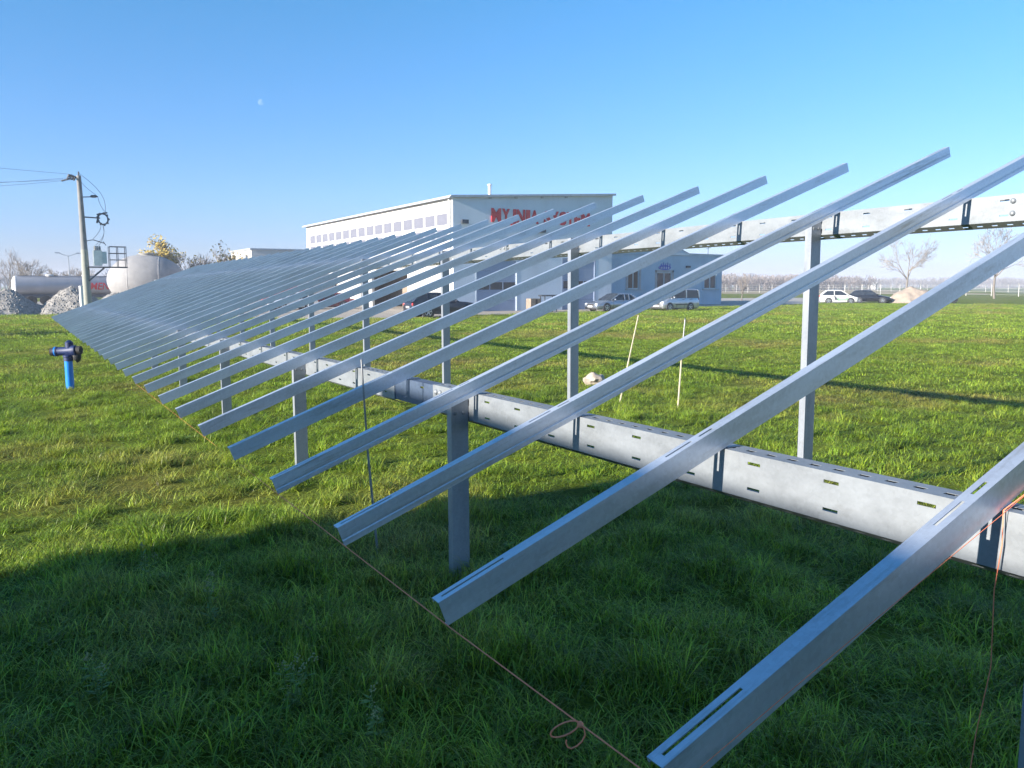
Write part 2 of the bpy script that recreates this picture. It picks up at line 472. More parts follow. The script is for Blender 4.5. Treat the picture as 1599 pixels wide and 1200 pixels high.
# posts: open C sections standing in front of each beam
def post_mesh(h):
    mb = MB(); t = 0.005; d = 0.130; f = 0.068
    mb.box((0, 0, -0.4), (d, t, h))
    mb.box((0, t, -0.4), (t, f, h)); mb.box((d - t, t, -0.4), (d, f, h))
    mb.box((t, f - t, -0.4), (0.022, f, h)); mb.box((d - 0.022, f - t, -0.4), (d - t, f, h))
    return mb.mesh('post', ZP)
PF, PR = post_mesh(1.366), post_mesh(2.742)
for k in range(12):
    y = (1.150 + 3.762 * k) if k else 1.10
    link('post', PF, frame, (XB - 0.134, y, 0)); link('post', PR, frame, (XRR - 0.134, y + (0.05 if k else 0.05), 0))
BOLT_S = MB().lathe([(0.013, 0), (0.013, 0.007), (0, 0.009)], axis=(0, -1, 0), n=6).mesh('bolt', ZB)
for k in range(12):
    for xx, zt in ((XB, ZB_), (XRR, ZRR)):
        yy = (1.150 + 3.762 * k if (k or xx == XRR) else 1.10) + (0.05 if xx == XRR else 0)
        for dz in (0.05, 0.14):
            for dx in (-0.105, -0.04): link('bolt', BOLT_S, frame, (xx + dx, yy - .0003, zt - dz))
for n in range(1, NR + 1):
    y = Y1 + SP * (n - 1) + jit.get(n, 0)
    for x, z in ((XB, ZB_), (XRR, ZRR)):
        link('cleat', BR_ME, frame, (x, y, z + 0.002))

# ------------------------------------------------------------------ string
def curve_tube(name, pts, r, material, parent=None, n=6):
    mb = MB(); mb.tube(pts, r, n); return mb.build(name, material, parent, 60)
st = thing('string_line', 'orange builders string stretched along the low ends of the rails, with a loose bow', 'string', (0, 0, 0))
pts = []
for n in range(0, 10):
    y = Y1 + SP * n - 0.05
    pts.append((X0 + 0.030, y, 0.868 + (0.019 if n == 0 else 0) + SLOPE * y))
pts = [(X0 + 0.03, 0.55, 0.895)] + pts
curve_tube('line', pts, [0.0023 if p[1] < 5.2 else 0.0006 for p in pts], ORANGE, st)
ky, kx, kz = 1.70, X0 + 0.03, 0.866
kn = MB(); kn.lathe([(0.0, -0.012), (0.008, -0.006), (0.009, 0.004), (0.0, 0.012)], (kx, ky, kz), (0, 1, 0), 8)
def kp(l_, d_): return (kx - .73 * l_, ky + .44 * l_, kz - d_ * .95)
lp = [kp(0, 0)] + [kp(.046 - .046 * cos(a_) * 1.0 + .004, .014 + .020 * sin(a_) - .016 * cos(a_)) for a_ in [i * 2 * pi / 16 for i in range(17)]] + [kp(0, 0)]
kn.tube(lp, 0.0024, 6)
kn.tube([kp(0, 0), kp(-.012, .012), kp(-.016, .032), kp(-.006, .052), kp(.010, .066), kp(.028, .074), kp(.040, .070), kp(.046, .056), kp(.044, .048)], 0.0024, 6)
kn.build('knot', ORANGE, st, 60)
s2 = thing('marking_string', 'thin orange string running up the nearest rail and hanging from the front beam', 'string')
yw = Y1 - W_R - 0.005
def on_rail(u, w): return (X0 + u * cos(TILT) - w * sin(TILT), yw, Z0 + u * sin(TILT) + w * cos(TILT) + SLOPE * yw)
pp = [on_rail(0.0, -0.062), on_rail(0.5, -0.070), on_rail(1.0, -0.083), on_rail(1.45, -0.098), on_rail(1.64, -0.103)]
curve_tube('line', pp, 0.0011, ORANGE, s2)
hp = [pp[-1], (2.60, 1.330, 1.36), (2.597, 1.325, 1.25), (2.59, 1.335, 1.10), (2.585, 1.325, 0.85), (2.575, 1.35, 0.62), (2.56, 1.36, 0.40), (2.56, 1.365, 0.15), (2.57, 1.37, 0.02)]
curve_tube('hanging_end', hp, 0.0019, ORANGE, s2)

# ------------------------------------------------------------------ stakes, rock, hydrant
def stake(label, base, mid, top, r, m1, m2=None):
    t = thing('stake', label, 'stake', base)
    b0 = Vector(base); md = Vector(mid) - b0; tp = Vector(top) - b0
    mb = MB(); mb.tube([(0, 0, -0.15), (0, 0, 0), md], [r, r, r * 0.95], 6); mb.build('shaft', m1, t, 50)
    mb = MB(); mb.tube([md, tp], [r * 0.95, r * 0.8], 6); mb.build('tip' if m2 else 'upper_shaft', m2 or m1, t, 50)
stake('thin grey steel rod stuck in the grass beside the nearest front post', (2.24, 5.72, 0), (2.17, 5.70, 0.8), (2.12, 5.66, 1.52), 0.009, RODM)
stake('pale wooden stake leaning in the field beside the rock', (8.94, 11.16, 0), (9.05, 11.07, 0.75), (9.17, 10.97, 1.55), 0.014, WOODP)
stake('pale stake with dark grey top standing upright in the field', (9.30, 10.07, 0), (9.33, 10.04, 0.9), (9.36, 10.01, 1.53), 0.014, WOODP, RODM)

def blob(mb, c, r, seed, sub=3, amp=0.25, freq=1.6):
    import bmesh
    bm = bmesh.new(); bmesh.ops.create_icosphere(bm, subdivisions=sub, radius=1)
    off = Vector((seed * 3.1, seed * 1.7, seed))
    vs = []
    for v in bm.verts:
        p = v.co.copy(); k = 1 + amp * mnoise.noise(p * freq + off) + amp * 0.4 * mnoise.noise(p * freq * 3 + off)
        vs.append((c[0] + p.x * r[0] * k, c[1] + p.y * r[1] * k, c[2] + p.z * r[2] * k))
    fs = [tuple(v.index for v in f.verts) for f in bm.faces]; bm.free()
    mb.add(vs, fs)
mb = MB(); blob(mb, (0, 0, 0.11), (0.22, 0.19, 0.145), 2, 3, 0.32, 1.7)
tag(mb.build('rock', ROCK, None, 35, (10.1, 13.45, 0)), 'pale pinkish rock lying in the grass behind the beam', 'rock')

h = thing('blue_standpipe', 'bright blue standpipe with a dark blue valve head in the grass', 'standpipe', (0.76, 18.47, 0))
mb = MB(); mb.lathe([(0.075, -0.2), (0.075, 0.60)], n=20); mb.build('pipe', BLUEP, h, 40)
mb = MB(); mb.lathe([(0.088, 0.56), (0.088, 0.63), (0.10, 0.64), (0.10, 0.67), (0.06, 0.69)], n=20)
ax = Vector((0.86, -0.48, 0.06)).normalized()
mb.lathe([(0.07, -0.28), (0.095, -0.27), (0.095, -0.20), (0.085, -0.19), (0.085, 0.06), (0.105, 0.09), (0.105, 0.16), (0.07, 0.19)], (0, 0, 0.76), ax, 18)
mb.lathe([(0.075, 0.0), (0.075, 0.13), (0.03, 0.17), (0, 0.175)], (0.03, 0, 0.80), (0, 0, 1), 16)
hd = mb.build('valve_head', BLUED, h, 40)
mb = MB(); mb.lathe([(0.0, -0.335), (0.080, -0.33), (0.080, -0.275)], (0, 0, 0.76), ax, 18); mb.lathe([(0.085, .185), (0.085, .26), (0, .265)], (0, 0, 0.76), ax, 18); mb.build('end_cap', BLACK, hd, 40)
mb = MB(); blob(mb, (0.15, -0.07, 0.66), (0.085, 0.06, 0.13), 5, 2, 0.25); mb.build('outlet_cover', TRIM, hd, 40)
mb = MB(); mb.lathe([(0.098, -0.245), (0.098, -0.225)], (0, 0, 0.76), ax, 18); mb.build('collar', BLUEP, hd, 40)

# ------------------------------------------------------------------ building whose shade lies over the foreground (stands behind the photographer)
wb = thing('storage_shed', 'long plain shed behind the viewer whose shade covers the foreground grass', 'shed', (-9, 0, 0))
mb = MB(); mb.box((-9, -16, 0), (0, 6.10, 4.439)); mb.build('wall', PALE, wb)
mb = MB(); mb.add([(-9.0, -16, 4.70), (0.02, -16, 4.60), (0.02, 6.12, 4.865), (-9.0, 6.12, 4.865), (-9.0, -16, 4.44), (0.02, -16, 4.44), (0.02, 6.12, 4.44), (-9.0, 6.12, 4.44)],
       [(0, 1, 2, 3), (7, 6, 5, 4), (0, 4, 5, 1), (1, 5, 6, 2), (2, 6, 7, 3), (3, 7, 4, 0)]); mb.build('roof', ROOFM, wb)
mp = thing('site_cabin', 'plain grey site cabin left of the frame with a shadow across the grass', 'cabin', (-8.6, 39.2, 0))
mb = MB(); mb.box((-3, -1.15, 0.1), (1.2, 1.15, 2.85)); mb.build('wall', PALE, mp)
mb = MB(); mb.box((-3.1, -1.2, 2.853), (1.3, 1.2, 2.98)); mb.build('roof', ROOFM, mp)

# ------------------------------------------------------------------ main hall
hall = thing('car_wash_hall', 'tall white hall with red lettering on its front and panes along its side', 'building', (29.02, 57, 0))
HX, HY, HL, HWX = 29.02, 57.0, 37.5, 15.5
def rooft(x): return 8.78 + (x) * 0.0625     # wall top at local x
mb = MB()   # front wall with two door openings (local coords)
T = 0.25
d1, d2 = (1.95, 5.85, 4.15), (10.25, 13.75, 4.35)
def wallpiece(x0, x1, z0, ztop=None):
    za = ztop if ztop else rooft(x0); zc = ztop if ztop else rooft(x1)
    mb.add([(x0, 0, z0), (x1, 0, z0), (x1, 0, zc), (x0, 0, za), (x0, T, z0), (x1, T, z0), (x1, T, zc), (x0, T, za)],
           [(0, 1, 2, 3), (7, 6, 5, 4), (0, 4, 5, 1), (1, 5, 6, 2), (2, 6, 7, 3), (3, 7, 4, 0)])
wallpiece(0, d1[0], 0); wallpiece(d1[0], d1[1], d1[2]); wallpiece(d1[1], d2[0], 0); wallpiece(d2[0], d2[1], d2[2]); wallpiece(d2[1], HWX, 0)
mb.box((HWX - T, T, 0), (HWX, HL, 9.6)); mb.box((0, HL - T, 0), (HWX - T, HL, 8.75))
fw = mb.build('front_wall', PALE, hall)
# sunny side wall with openings: pieces between windows
mb = MB()
openings = [(8.8, 17.2, 3.4), (27.0, 36.6, 3.3)]
rows = [(6.72, 7.72), (5.62, 6.52)]
mb.box((0, T, 7.72), (T, HL - T, 8.78)); mb.box((0, T, 6.52), (T, HL - T, 6.72)); 
mb.box((0, T, 4.3), (T, HL - T, 5.62))
WY = [(0.95 + i * 2.22, 0.95 + i * 2.22 + 1.98) for i in range(16)]
e = [T] + [y for w in WY for y in w] + [HL - T]
for i in range(0, len(e), 2):
    mb.box((0, e[i], 6.72), (T, e[i + 1], 7.72)); mb.box((0, e[i], 5.62), (T, e[i + 1], 6.52))
ys = [T] + [v for o_ in openings for v in o_[:2]] + [HL - T]
for i in range(0, len(ys), 2): mb.box((0, ys[i], 0), (T, ys[i + 1], 4.3))
for a, b_, z in openings: mb.box((0, a, z), (T, b_, 4.3))
mb.build('side_wall', WHITE, hall)
wf = MB(); 
for a, c in (((0, 0, 0), (0.08, 1.98, 0.06)), ((0, 0, 0.94), (0.08, 1.98, 1.0)), ((0, 0, 0.06), (0.08, 0.06, 0.94)), ((0, 1.92, 0.06), (0.08, 1.98, 0.94))): wf.box(a, c)
WF = wf.mesh('window', FRAMEW)
wp = MB(); wp.box((0.03, 0.06, 0.06), (0.05, 1.92, 0.94)); WP = wp.mesh('pane', PANE)
wf2 = MB()
for a, c in (((0, 0, 0), (0.08, 1.98, 0.06)), ((0, 0, 0.84), (0.08, 1.98, 0.9)), ((0, 0, 0.06), (0.08, 0.06, 0.84)), ((0, 1.92, 0.06), (0.08, 1.98, 0.84))): wf2.box(a, c)
WF2 = wf2.mesh('window', FRAMEW)
wp2 = MB(); wp2.box((0.03, 0.06, 0.06), (0.05, 1.92, 0.84)); WP2 = wp2.mesh('pane', PANE)
for y0, y1_ in WY:
    w = link('window', WF, hall, (0.02, y0, 6.72)); link('pane', WP, w)
    w = link('window', WF2, hall, (0.02, y0, 5.62)); link('pane', WP2, w)
# corrugated sliding gate and dark interior behind the openings
mb = MB()
poly = []
ny = 64
for i in range(ny + 1): poly.append((20.0 + i * 6.3 / ny, -0.10 + (0.03 if i % 4 in (1, 2) else 0)))
vs = [(x_, y_, 0.05) for y_, x_ in poly] + [(x_, y_, 3.9) for y_, x_ in poly]
mb.add(vs, [(i, i + 1, i + 2 + ny, i + 1 + ny) for i in range(ny)])
mb.build('corrugated_gate', CORR, hall)
mb = MB(); mb.box((3.2, T, 0.02), (3.4, HL - T, 4.2)); mb.build('inner_wall', BROWNBOX, hall)
mb = MB(); mb.add([(-0.30, -0.30, rooft(-.3)), (HWX + 0.15, -0.30, rooft(HWX + .15)), (HWX + 0.15, HL + 0.3, rooft(HWX + .15)), (-0.30, HL + 0.3, rooft(-.3)),
                   (-0.30, -0.30, rooft(-.3) + .17), (HWX + 0.15, -0.30, rooft(HWX + .15) + .17), (HWX + 0.15, HL + 0.3, rooft(HWX + .15) + .17), (-0.30, HL + 0.3, rooft(-.3) + .17)],
               [(3, 2, 1, 0), (4, 5, 6, 7), (0, 1, 5, 4), (1, 2, 6, 5), (2, 3, 7, 6), (3, 0, 4, 7)])
roof = mb.build('roof', ROOFM, hall)
mb = MB(); mb.lathe([(0.13, 8.6), (0.13, 10.05), (0.20, 10.06), (0.20, 10.12), (0, 10.2)], (3.95, 1.2, 0), n=12); mb.build('chimney', FRAMEW, roof, 40)
mb = MB()
for z in (1.5, 4.5, 7.5): mb.box((-0.14, 0.30, z), (-0.0, 0.42, z + .05))
mb.tube([(-0.22, 0.36, 8.75), (-0.10, 0.36, 8.45), (-0.09, 0.36, 8.1), (-0.09, 0.36, 0.1)], 0.055, 8); mb.build('downpipe', FRAMEW, hall, 40)
mb = MB(); mb.bar((-0.36, -0.3, rooft(-.3) + .02), (-0.36, HL + .3, rooft(-.3) + .02), 0.12, 0.1); mb.build('gutter', ROOFM, roof)
for x0, x1, zt in (d1, d2):
    dr = MB()
    dr.box((x0, -0.012, 0), (x0 + 0.12, 0.10, zt)); dr.box((x1 - 0.12, -0.012, 0), (x1, 0.10, zt)); dr.box((x0 + .12, -0.012, zt - 0.12), (x1 - .12, 0.10, zt))
    door = dr.build('garage_door', DOOR if x0 > 5 else PALE, hall)
    npan = 5; hh = (zt - 0.12) / npan
    for i in range(npan):
        p = MB()
        if i == 2:
            nW = 3; ww = (x1 - x0 - .24) / nW
            z0 = i * hh + .005; z1_ = (i + 1) * hh - .005
            p.box((x0 + .12, 0.06, z0), (x1 - .12, 0.12, z0 + .10)); p.box((x0 + .12, 0.06, z1_ - .10), (x1 - .12, 0.12, z1_))
            for j in range(nW + 1):
                xc = x0 + .12 + j * ww
                p.box((max(x0 + .12, xc - .04), 0.06, z0 + .10), (min(x1 - .12, xc + .04), 0.12, z1_ - .10))
            pn = p.build('door_panel', DOOR, door)
            for j in range(nW):
                g = MB(); g.box((x0 + .16 + j * ww, 0.085, z0 + .10), (x0 + .08 + (j + 1) * ww, 0.095, z1_ - .10)); 
                gl = g.build('glazing', GLASS, door)
        else:
            p.box((x0 + .12, 0.06, i * hh + .006), (x1 - .12, 0.12, (i + 1) * hh - .006)); p.build('door_panel', DOOR, door)
# red letters, each its own part
def text_mesh(ch, size, extrude, offset=0.0, shear=0.0):
    c = bpy.data.curves.new('glyph', 'FONT'); c.body = ch; c.size = size; c.extrude = extrude; c.offset = offset; c.shear = shear
    c.resolution_u = 3
    o = bpy.data.objects.new('glyph', c); COL.objects.link(o)
    dg = bpy.context.evaluated_depsgraph_get()
    me = bpy.data.meshes.new_from_object(o.evaluated_get(dg)); bpy.data.objects.remove(o)
    return me
xs = 3.40
word = 'MYJNIA SYSTEM'
adv = {'M': 0.98, 'Y': 0.78, 'J': 0.58, 'N': 0.86, 'I': 0.42, 'A': 0.86, ' ': 0.42, 'S': 0.76, 'T': 0.74, 'E': 0.70}
tot = sum(adv[c] for c in word); kx_ = 9.75 / tot
cache = {}
for ch in word:
    w = adv[ch] * kx_
    if ch != ' ':
        if ch not in cache:
            me = text_mesh(ch, 1.42, 0.04, 0.058)
            xsv = [v.co.x for v in me.vertices]; x_a, x_b = min(xsv), max(xsv)
            for v in me.vertices: v.co.x = (v.co.x - x_a) / (x_b - x_a) * (w * 0.88)
            me.materials.clear(); me.materials.append(RED); cache[ch] = me
        o = link('letter', cache[ch], hall, (xs, -0.045, 7.12)); o.rotation_euler = (pi / 2, 0, 0)
    xs += w
for x, z in ((0.95, 6.95), (8.15, 6.5)):
    mb = MB(); mb.box((x - .28, -0.30, z - .12), (x + .28, -0.10, z + .18)); mb.box((x - .04, -0.10, z - .05), (x + .04, 0, z + .05)); mb.build('floodlight', STEELD, hall)
mb = MB()
for x in (3.3, 5.7, 8.2, 10.6): mb.box((x - .12, -.08, rooft(x) - .14), (x + .12, -.001, rooft(x) - .01))
mb.build('soffit_bracket', ROOFM, hall)

# ------------------------------------------------------------------ office wing
off = thing('office_wing', 'low pale blue office block with white framed windows right of the hall', 'building', (44.6, 66, 0))
OX1 = 22.4
mb = MB()
wins = [(9.05, 10.55, 1.68, 3.72), (12.95, 15.05, 0.9, 3.45), (19.75, 21.55, 1.68, 3.62)]
xsl = [0] + [v for w in wins for v in w[:2]] + [OX1]
for i in range(0, len(xsl), 2): mb.box((xsl[i], 0, 0), (xsl[i + 1], 0.3, 5.25))
for a, b_, z0, z1 in wins: mb.box((a, 0, 0), (b_, 0.3, z0)); mb.box((a, 0, z1), (b_, 0.3, 5.25))
mb.box((OX1 - 0.3, 0.3, 0), (OX1, 12, 5.25)); mb.box((0, 11.7, 0), (OX1 - .3, 12, 5.25)); mb.box((0, .3, 0), (.3, 11.7, 5.25))
mb.build('wall', OFFB, off)
mb = MB(); mb.prism([(0, 5.253), (OX1 + .15, 5.253), (OX1 + .15, 5.36), (17.35, 5.40), (16.2, 5.82), (0, 6.35)], -0.12, 12.1, 'xz'); rf = mb.build('roof', OFFB, off)
mb = MB(); mb.prism([(0, 6.355), (16.2, 5.825), (17.35, 5.405), (OX1 + .17, 5.365), (OX1 + .17, 5.44), (17.37, 5.48), (16.22, 5.90), (0, 6.43)], -0.16, 12.14, 'xz'); mb.build('roof_edge', ROOFM, rf)
mb = MB(); mb.tube([(21.2, 1, 5.4), (21.2, 1, 6.3)], 0.03, 6); mb.bar((20.9, 1, 6.1), (21.6, 1, 6.25), .04); mb.build('aerial', STEELD, rf)
for i, (a, b_, z0, z1) in enumerate(wins):
    f = MB(); w_ = 0.10
    f.box((a, 0.05, z0), (a + w_, 0.18, z1)); f.box((b_ - w_, 0.05, z0), (b_, 0.18, z1)); f.box((a + w_, 0.05, z0), (b_ - w_, 0.18, z0 + w_)); f.box((a + w_, 0.05, z1 - w_), (b_ - w_, 0.18, z1))
    f.box(((a + b_) / 2 - .05, 0.05, z0 + w_), ((a + b_) / 2 + .05, 0.18, z1 - w_))
    wn_ = f.build('window', FRAMEW, off)
    g = MB(); g.box((a + w_, 0.11, z0 + w_), (b_ - w_, 0.13, z1 - w_)); g.build('pane', GLASS if i else BROWN, wn_)
    s = MB()
    s.box((a - .25, -0.03, z0 - .0), (a - .003, -0.001, z1 + .2)); s.box((b_ + .003, -0.03, z0 - .0), (b_ + .25, -0.001, z1 + .2)); s.box((a - .25, -0.03, z1 + .003), (b_ + .25, -0.001, z1 + .2))
    s.build('surround', BEIGE if i < 2 else OFFB, wn_)
    s = MB(); s.box((a - .3, -0.16, z0 - .10), (b_ + .3, -0.002, z0 - .003)); s.build('sill', CONCL, wn_)
mb = MB()
mb.prism([(13.2 + .8 + 0.85 * cos(t_ * pi / 8), 3.92 + 0.26 * sin(t_ * pi / 8)) for t_ in range(16)], -0.06, -0.002, 'xz')
for i in range(5): mb.prism([(13.4 + i * .3, 4.0), (13.55 + i * .3, 4.0), (13.52 + i * .3, 4.35 + .12 * (i % 2)), (13.45 + i * .3, 4.35 + .12 * (i % 2))], -0.075, -0.061, 'xz')
sg = mb.build('emblem', LOGOB, off)
mb = MB(); 
for i in range(4): mb.prism([(13.47 + i * .32, 3.80), (13.62 + i * .32, 3.80), (13.60 + i * .32, 4.02), (13.50 + i * .32, 4.02)], -0.09, -0.078, 'xz')
mb.build('emblem_mark', FRAMEW, sg)
mb = MB(); mb.box((17.0, -.25, 3.95), (17.5, -.001, 4.15)); mb.build('wall_lamp', STEELD, off)

# ------------------------------------------------------------------ other buildings
fl = thing('flat_roofed_block', 'low flat roofed white block far behind the left end of the hall', 'building', (28.0, 116.7, 0))
mb = MB(); mb.box((0, 0, 0), (14, 12.5, 7.0)); mb.build('wall', WHITE, fl)
mb = MB(); mb.box((-.2, -.2, 7.003), (14.2, 12.7, 7.2)); mb.build('roof', ROOFM, fl)
mb = MB(); mb.box((-.06, 2.2, 5.2), (-.001, 3.4, 6.4)); mb.build('window', GLASS, fl)
mb = MB(); mb.box((-.09, 10.3, .1), (-.001, 11.4, 6.6)); mb.build('drain_stack', DARK, fl)

# ------------------------------------------------------------------ cars
def car(name, label, loc, heading, L, W, H, paint, kind='sedan', rimm=RIM, clad=False, decals=False):
    """x forward, origin on the ground under the middle"""
    t = thing(name, label, 'van' if kind == 'van' else 'car', loc, heading)
    hl = L / 2; w = W / 2
    K = {  # belt, bonnet nose, bonnet rear, (windscreen base x, roof front x, roof rear x, rear base x), tail height
        'sedan': dict(belt=.63, nose=.46, cowl=.62, gh=(.19, -.00, -.27, -.42), tail=.64, wb=.29, wr=.215),
        'wagon': dict(belt=.63, nose=.46, cowl=.62, gh=(.19, .02, -.36, -.49), tail=.62, wb=.29, wr=.215),
        'hatch': dict(belt=.62, nose=.48, cowl=.62, gh=(.27, .06, -.33, -.485), tail=.62, wb=.31, wr=.21),
        'suv':   dict(belt=.62, nose=.55, cowl=.63, gh=(.20, .04, -.36, -.48), tail=.62, wb=.29, wr=.215),
        'van':   dict(belt=.58, nose=.45, cowl=.58, gh=(.30, .13, -.47, -.50), tail=.58, wb=.33, wr=.175),
    }[kind]
    zl = (0.22 if kind == 'suv' else 0.17)
    zb = K['belt'] * H
    sta = [(0.50, zl + .10, K['nose'] * H * .80, .80), (0.492, zl + .05, K['nose'] * H * .93, .86), (0.465, zl, K['nose'] * H, .93), (0.40, zl, K['nose'] * H + .06, .975),
           (K['gh'][0] + .02, zl, K['cowl'] * H, .99), (0.05, zl, zb, 1.0), (-.25, zl, zb, 1.0), (-.40, zl, zb, .985), (-.465, zl, K['tail'] * H, .95), (-.492, zl + .06, K['tail'] * H - .05, .90), (-.50, zl + .12, K['tail'] * H - .16, .85)]
    vs = []; nP = 11
    for x, a, c, k in sta:
        hw = w * k; md = a + (c - a) * .45
        half = [(hw * .84, a), (hw * .965, a + .07), (hw, md), (hw * .985, a + (c - a) * .8), (hw * .92, c - .015), (0, c + .03)]
        ring = [(-p, z) for p, z in half[:-1]] + [half[-1]] + [(p, z) for p, z in half[:-1]][::-1]
        for y, z in ring: vs.append((x * L, y, z))
    fs = []
    for i in range(len(sta) - 1):
        for j in range(nP - 1): fs.append((i * nP + j, i * nP + j + 1, (i + 1) * nP + j + 1, (i + 1) * nP + j))
        fs.append((i * nP + nP - 1, i * nP, (i + 1) * nP, (i + 1) * nP + nP - 1))
    fs.append(tuple(range(nP))); fs.append(tuple((len(sta) - 1) * nP + j for j in range(nP - 1, -1, -1)))
    mb = MB(); mb.add(vs, fs); body = mb.build('body', paint, t, 38)
    # glasshouse
    g0, g1, g2, g3 = [g * L for g in K['gh']]
    wr = w * (.86 if kind == 'van' else .76); wbm = w * .90
    def ring(x, zt, k):
        wt = wr + (wbm - wr) * (1 - k)
        return [(x, -wbm, zb - .03), (x, -wt, zb + (zt - zb) * .88), (x, -wt * .82, zt), (x, 0, zt + .02 * k), (x, wt * .82, zt), (x, wt, zb + (zt - zb) * .88), (x, wbm, zb - .03)]
    gst = [(g0, zb + .01, 0.0), (g1, H - .05, .95), ((g1 * .6 + g2 * .4), H - .02, 1.0), (g2, H - .05, .97), (g3, zb + .02, 0.0)]
    vs = []; 
    for x, z, k in gst: vs += ring(x, z, k)
    fs = [(i * 7 + j, i * 7 + j + 1, (i + 1) * 7 + j + 1, (i + 1) * 7 + j) for i in range(4) for j in range(6)]
    mb = MB(); mb.add(vs, fs); mb.build('window', GLASS, t, 25)
    up = 0.014
    vs = []
    for x, z, k in gst[1:4]:
        r_ = ring(x, z, k); wt = r_[5][1]
        vs += [(x, -wt - .012, zb + (z - zb) * .86), (x, -wt * .84, z + up), (x, 0, z + .02 * k + up), (x, wt * .84, z + up), (x, wt + .012, zb + (z - zb) * .86)]
    fs = [(i * 5 + j, i * 5 + j + 1, (i + 1) * 5 + j + 1, (i + 1) * 5 + j) for i in range(2) for j in range(4)]
    mb = MB(); mb.add(vs, fs)
    for s in (-1, 1):
        def pil(xa, za, ya, xb_, zc, yb_, wd): mb.bar((xa, s * ya, za), (xb_, s * yb_, zc), wd, .035, (0, 1, 0))
        zt = zb + (H - .05 - zb) * .90
        pil(g0, zb - .01, wbm, g1, zt + .02, wr + .01, .07)
        pil(g3, zb - .01, wbm, g2, zt + .02, wr + .01, .11 if kind != 'van' else .16)
        for fr_ in ((.42,) if kind in ('hatch',) else (.36, .72) if kind != 'van' else (.40,)):
            xm = g1 + (g2 - g1) * fr_ + (-.02 * L if fr_ < .5 else -.02 * L)
            pil(xm, zb - .01, wbm, xm - .02, zt + .02, wr + .015, .075 if kind != 'van' else .13)
    mb.build('roof', paint, t, 30)
    # wheels
    R_ = {'suv': .355, 'van': .315}.get(kind, .315)
    for xw in (K['wb'] * L, -K['wr'] * L - .06 * L):
        for s in (-1, 1):
            mb = MB(); mb.lathe([(R_ * .70, -.10), (R_ * .95, -.10), (R_, -.07), (R_, .07), (R_ * .95, .10), (R_ * .70, .10)], (xw, s * (w - .09), R_), (0, s, 0), 20)
            wh = mb.build('wheel', BLACK, t, 40)
            mb = MB(); mb.lathe([(R_ * .66, .0), (R_ * .70, .105), (R_ * .62, .11), (R_ * .60, .06), (0, .05)], (xw, s * (w - .09), R_), (0, s, 0), 20)
            for q in range(5):
                a = q * 2 * pi / 5 + .3
                mb.bar((xw, s * (w - .09) + s * .085, R_), (xw + cos(a) * R_ * .63, s * (w - .09) + s * .095, R_ + sin(a) * R_ * .63), R_ * .2, .03, (0, 1, 0))
            mb.build('rim', rimm, wh, 40)
            mb = MB(); mb.lathe([(R_ + .065, -.08), (R_ + .065, .006)], (xw, s * w, R_ + .01), (0, s, 0), 22); mb.build('wheel_arch', TRIM, t)
    # lights, plates, grille, mirrors, trim
    for s in (-1, 1):
        mb = MB(); blob(mb, (.476 * L, s * w * .70, K['nose'] * H * .90), (.10, w * .20, .075), 1, 2, 0.0); mb.build('headlight', LAMP, t, 60)
        mb = MB(); blob(mb, (-.492 * L, s * w * .80, K['tail'] * H * .86), (.07, w * .12, .11), 1, 2, 0.0); mb.build('taillight', TAIL, t, 60)
        mb = MB(); blob(mb, (g0 - .06 * L, s * (w + .08), zb + .05), (.07, .10, .075), 1, 2, 0.0); mb.build('mirror', paint, t, 60)
        for q in (.15, -.07, -.27) if kind != 'hatch' else (.17, -.13):
            mb = MB(); mb.bar((q * L, s * (w * 1.001), zl + .1), (q * L - .02, s * (w * .965), zb - .02), .018, .012, (0, 1, 0)); mb.build('door_seam', TRIM, t)
        for q in (-.03, -.23) if kind != 'hatch' else (-.08,):
            mb = MB(); mb.box((q * L - .09, min(s * w * .975, s * w * 1.012), zb - .13), (q * L + .09, max(s * w * .975, s * w * 1.012), zb - .10)); mb.build('door_handle', TRIM if kind == 'van' else paint, t)
        if clad or kind in ('van', 'suv'):
            mb = MB(); mb.box((-.17 * L, min(s * w * .96, s * w * 1.012), zl + .02), (.17 * L, max(s * w * .96, s * w * 1.012), zl + (.12 if kind == 'suv' else .0) + .07)); mb.build('side_trim', TRIM, t)
            if kind == 'van':
                mb = MB(); mb.box((-.17 * L, min(s * w * .985, s * w * 1.014), .50), (.18 * L, max(s * w * .985, s * w * 1.014), .58)); mb.build('side_trim', TRIM, t)
    mb = MB(); mb.box((.486 * L, -w * .44, K['nose'] * H * .62), (.5 * L + .015, w * .44, K['nose'] * H * .92)); mb.build('grille', TRIM, t)
    mb = MB(); mb.box((.49 * L, -w * .72, zl + .05), (.502 * L, w * .72, zl + .16)); mb.build('bumper_intake', TRIM, t)
    mb = MB(); mb.box((.5 * L + .012, -.27, zl + .19), (.5 * L + .03, .27, zl + .31)); mb.build('number_plate', PLATE, t)
    mb = MB(); mb.box((-.5 * L - .02, -.26, K['tail'] * H * .62), (-.495 * L + .03, .26, K['tail'] * H * .62 + .11)); mb.build('number_plate', PLATE, t)
    if decals:
        mb = MB(); mb.prism([(-.115 * L, .44), (-.02 * L, .40), (-.03 * L, .52), (-.07 * L, .74), (-.10 * L, .92), (-.13 * L, .92)], -w - .006, -w + .02, 'xz'); mb.build('door_emblem', STEELD, t)
        mb = MB(); mb.prism([(-.04 * L, .32), (.23 * L, .40), (.24 * L, .66), (-.04 * L, .70)], -w - .005, -w + .02, 'xz'); mb.build('door_print', GREENP, t)
        mb = MB()
        for q in range(2): mb.box((.0, -w - .008, .60 - q * .06), (.17 * L, -w - .0055, .625 - q * .06))
        mb.build('print_line', FRAMEW, t)
    return t
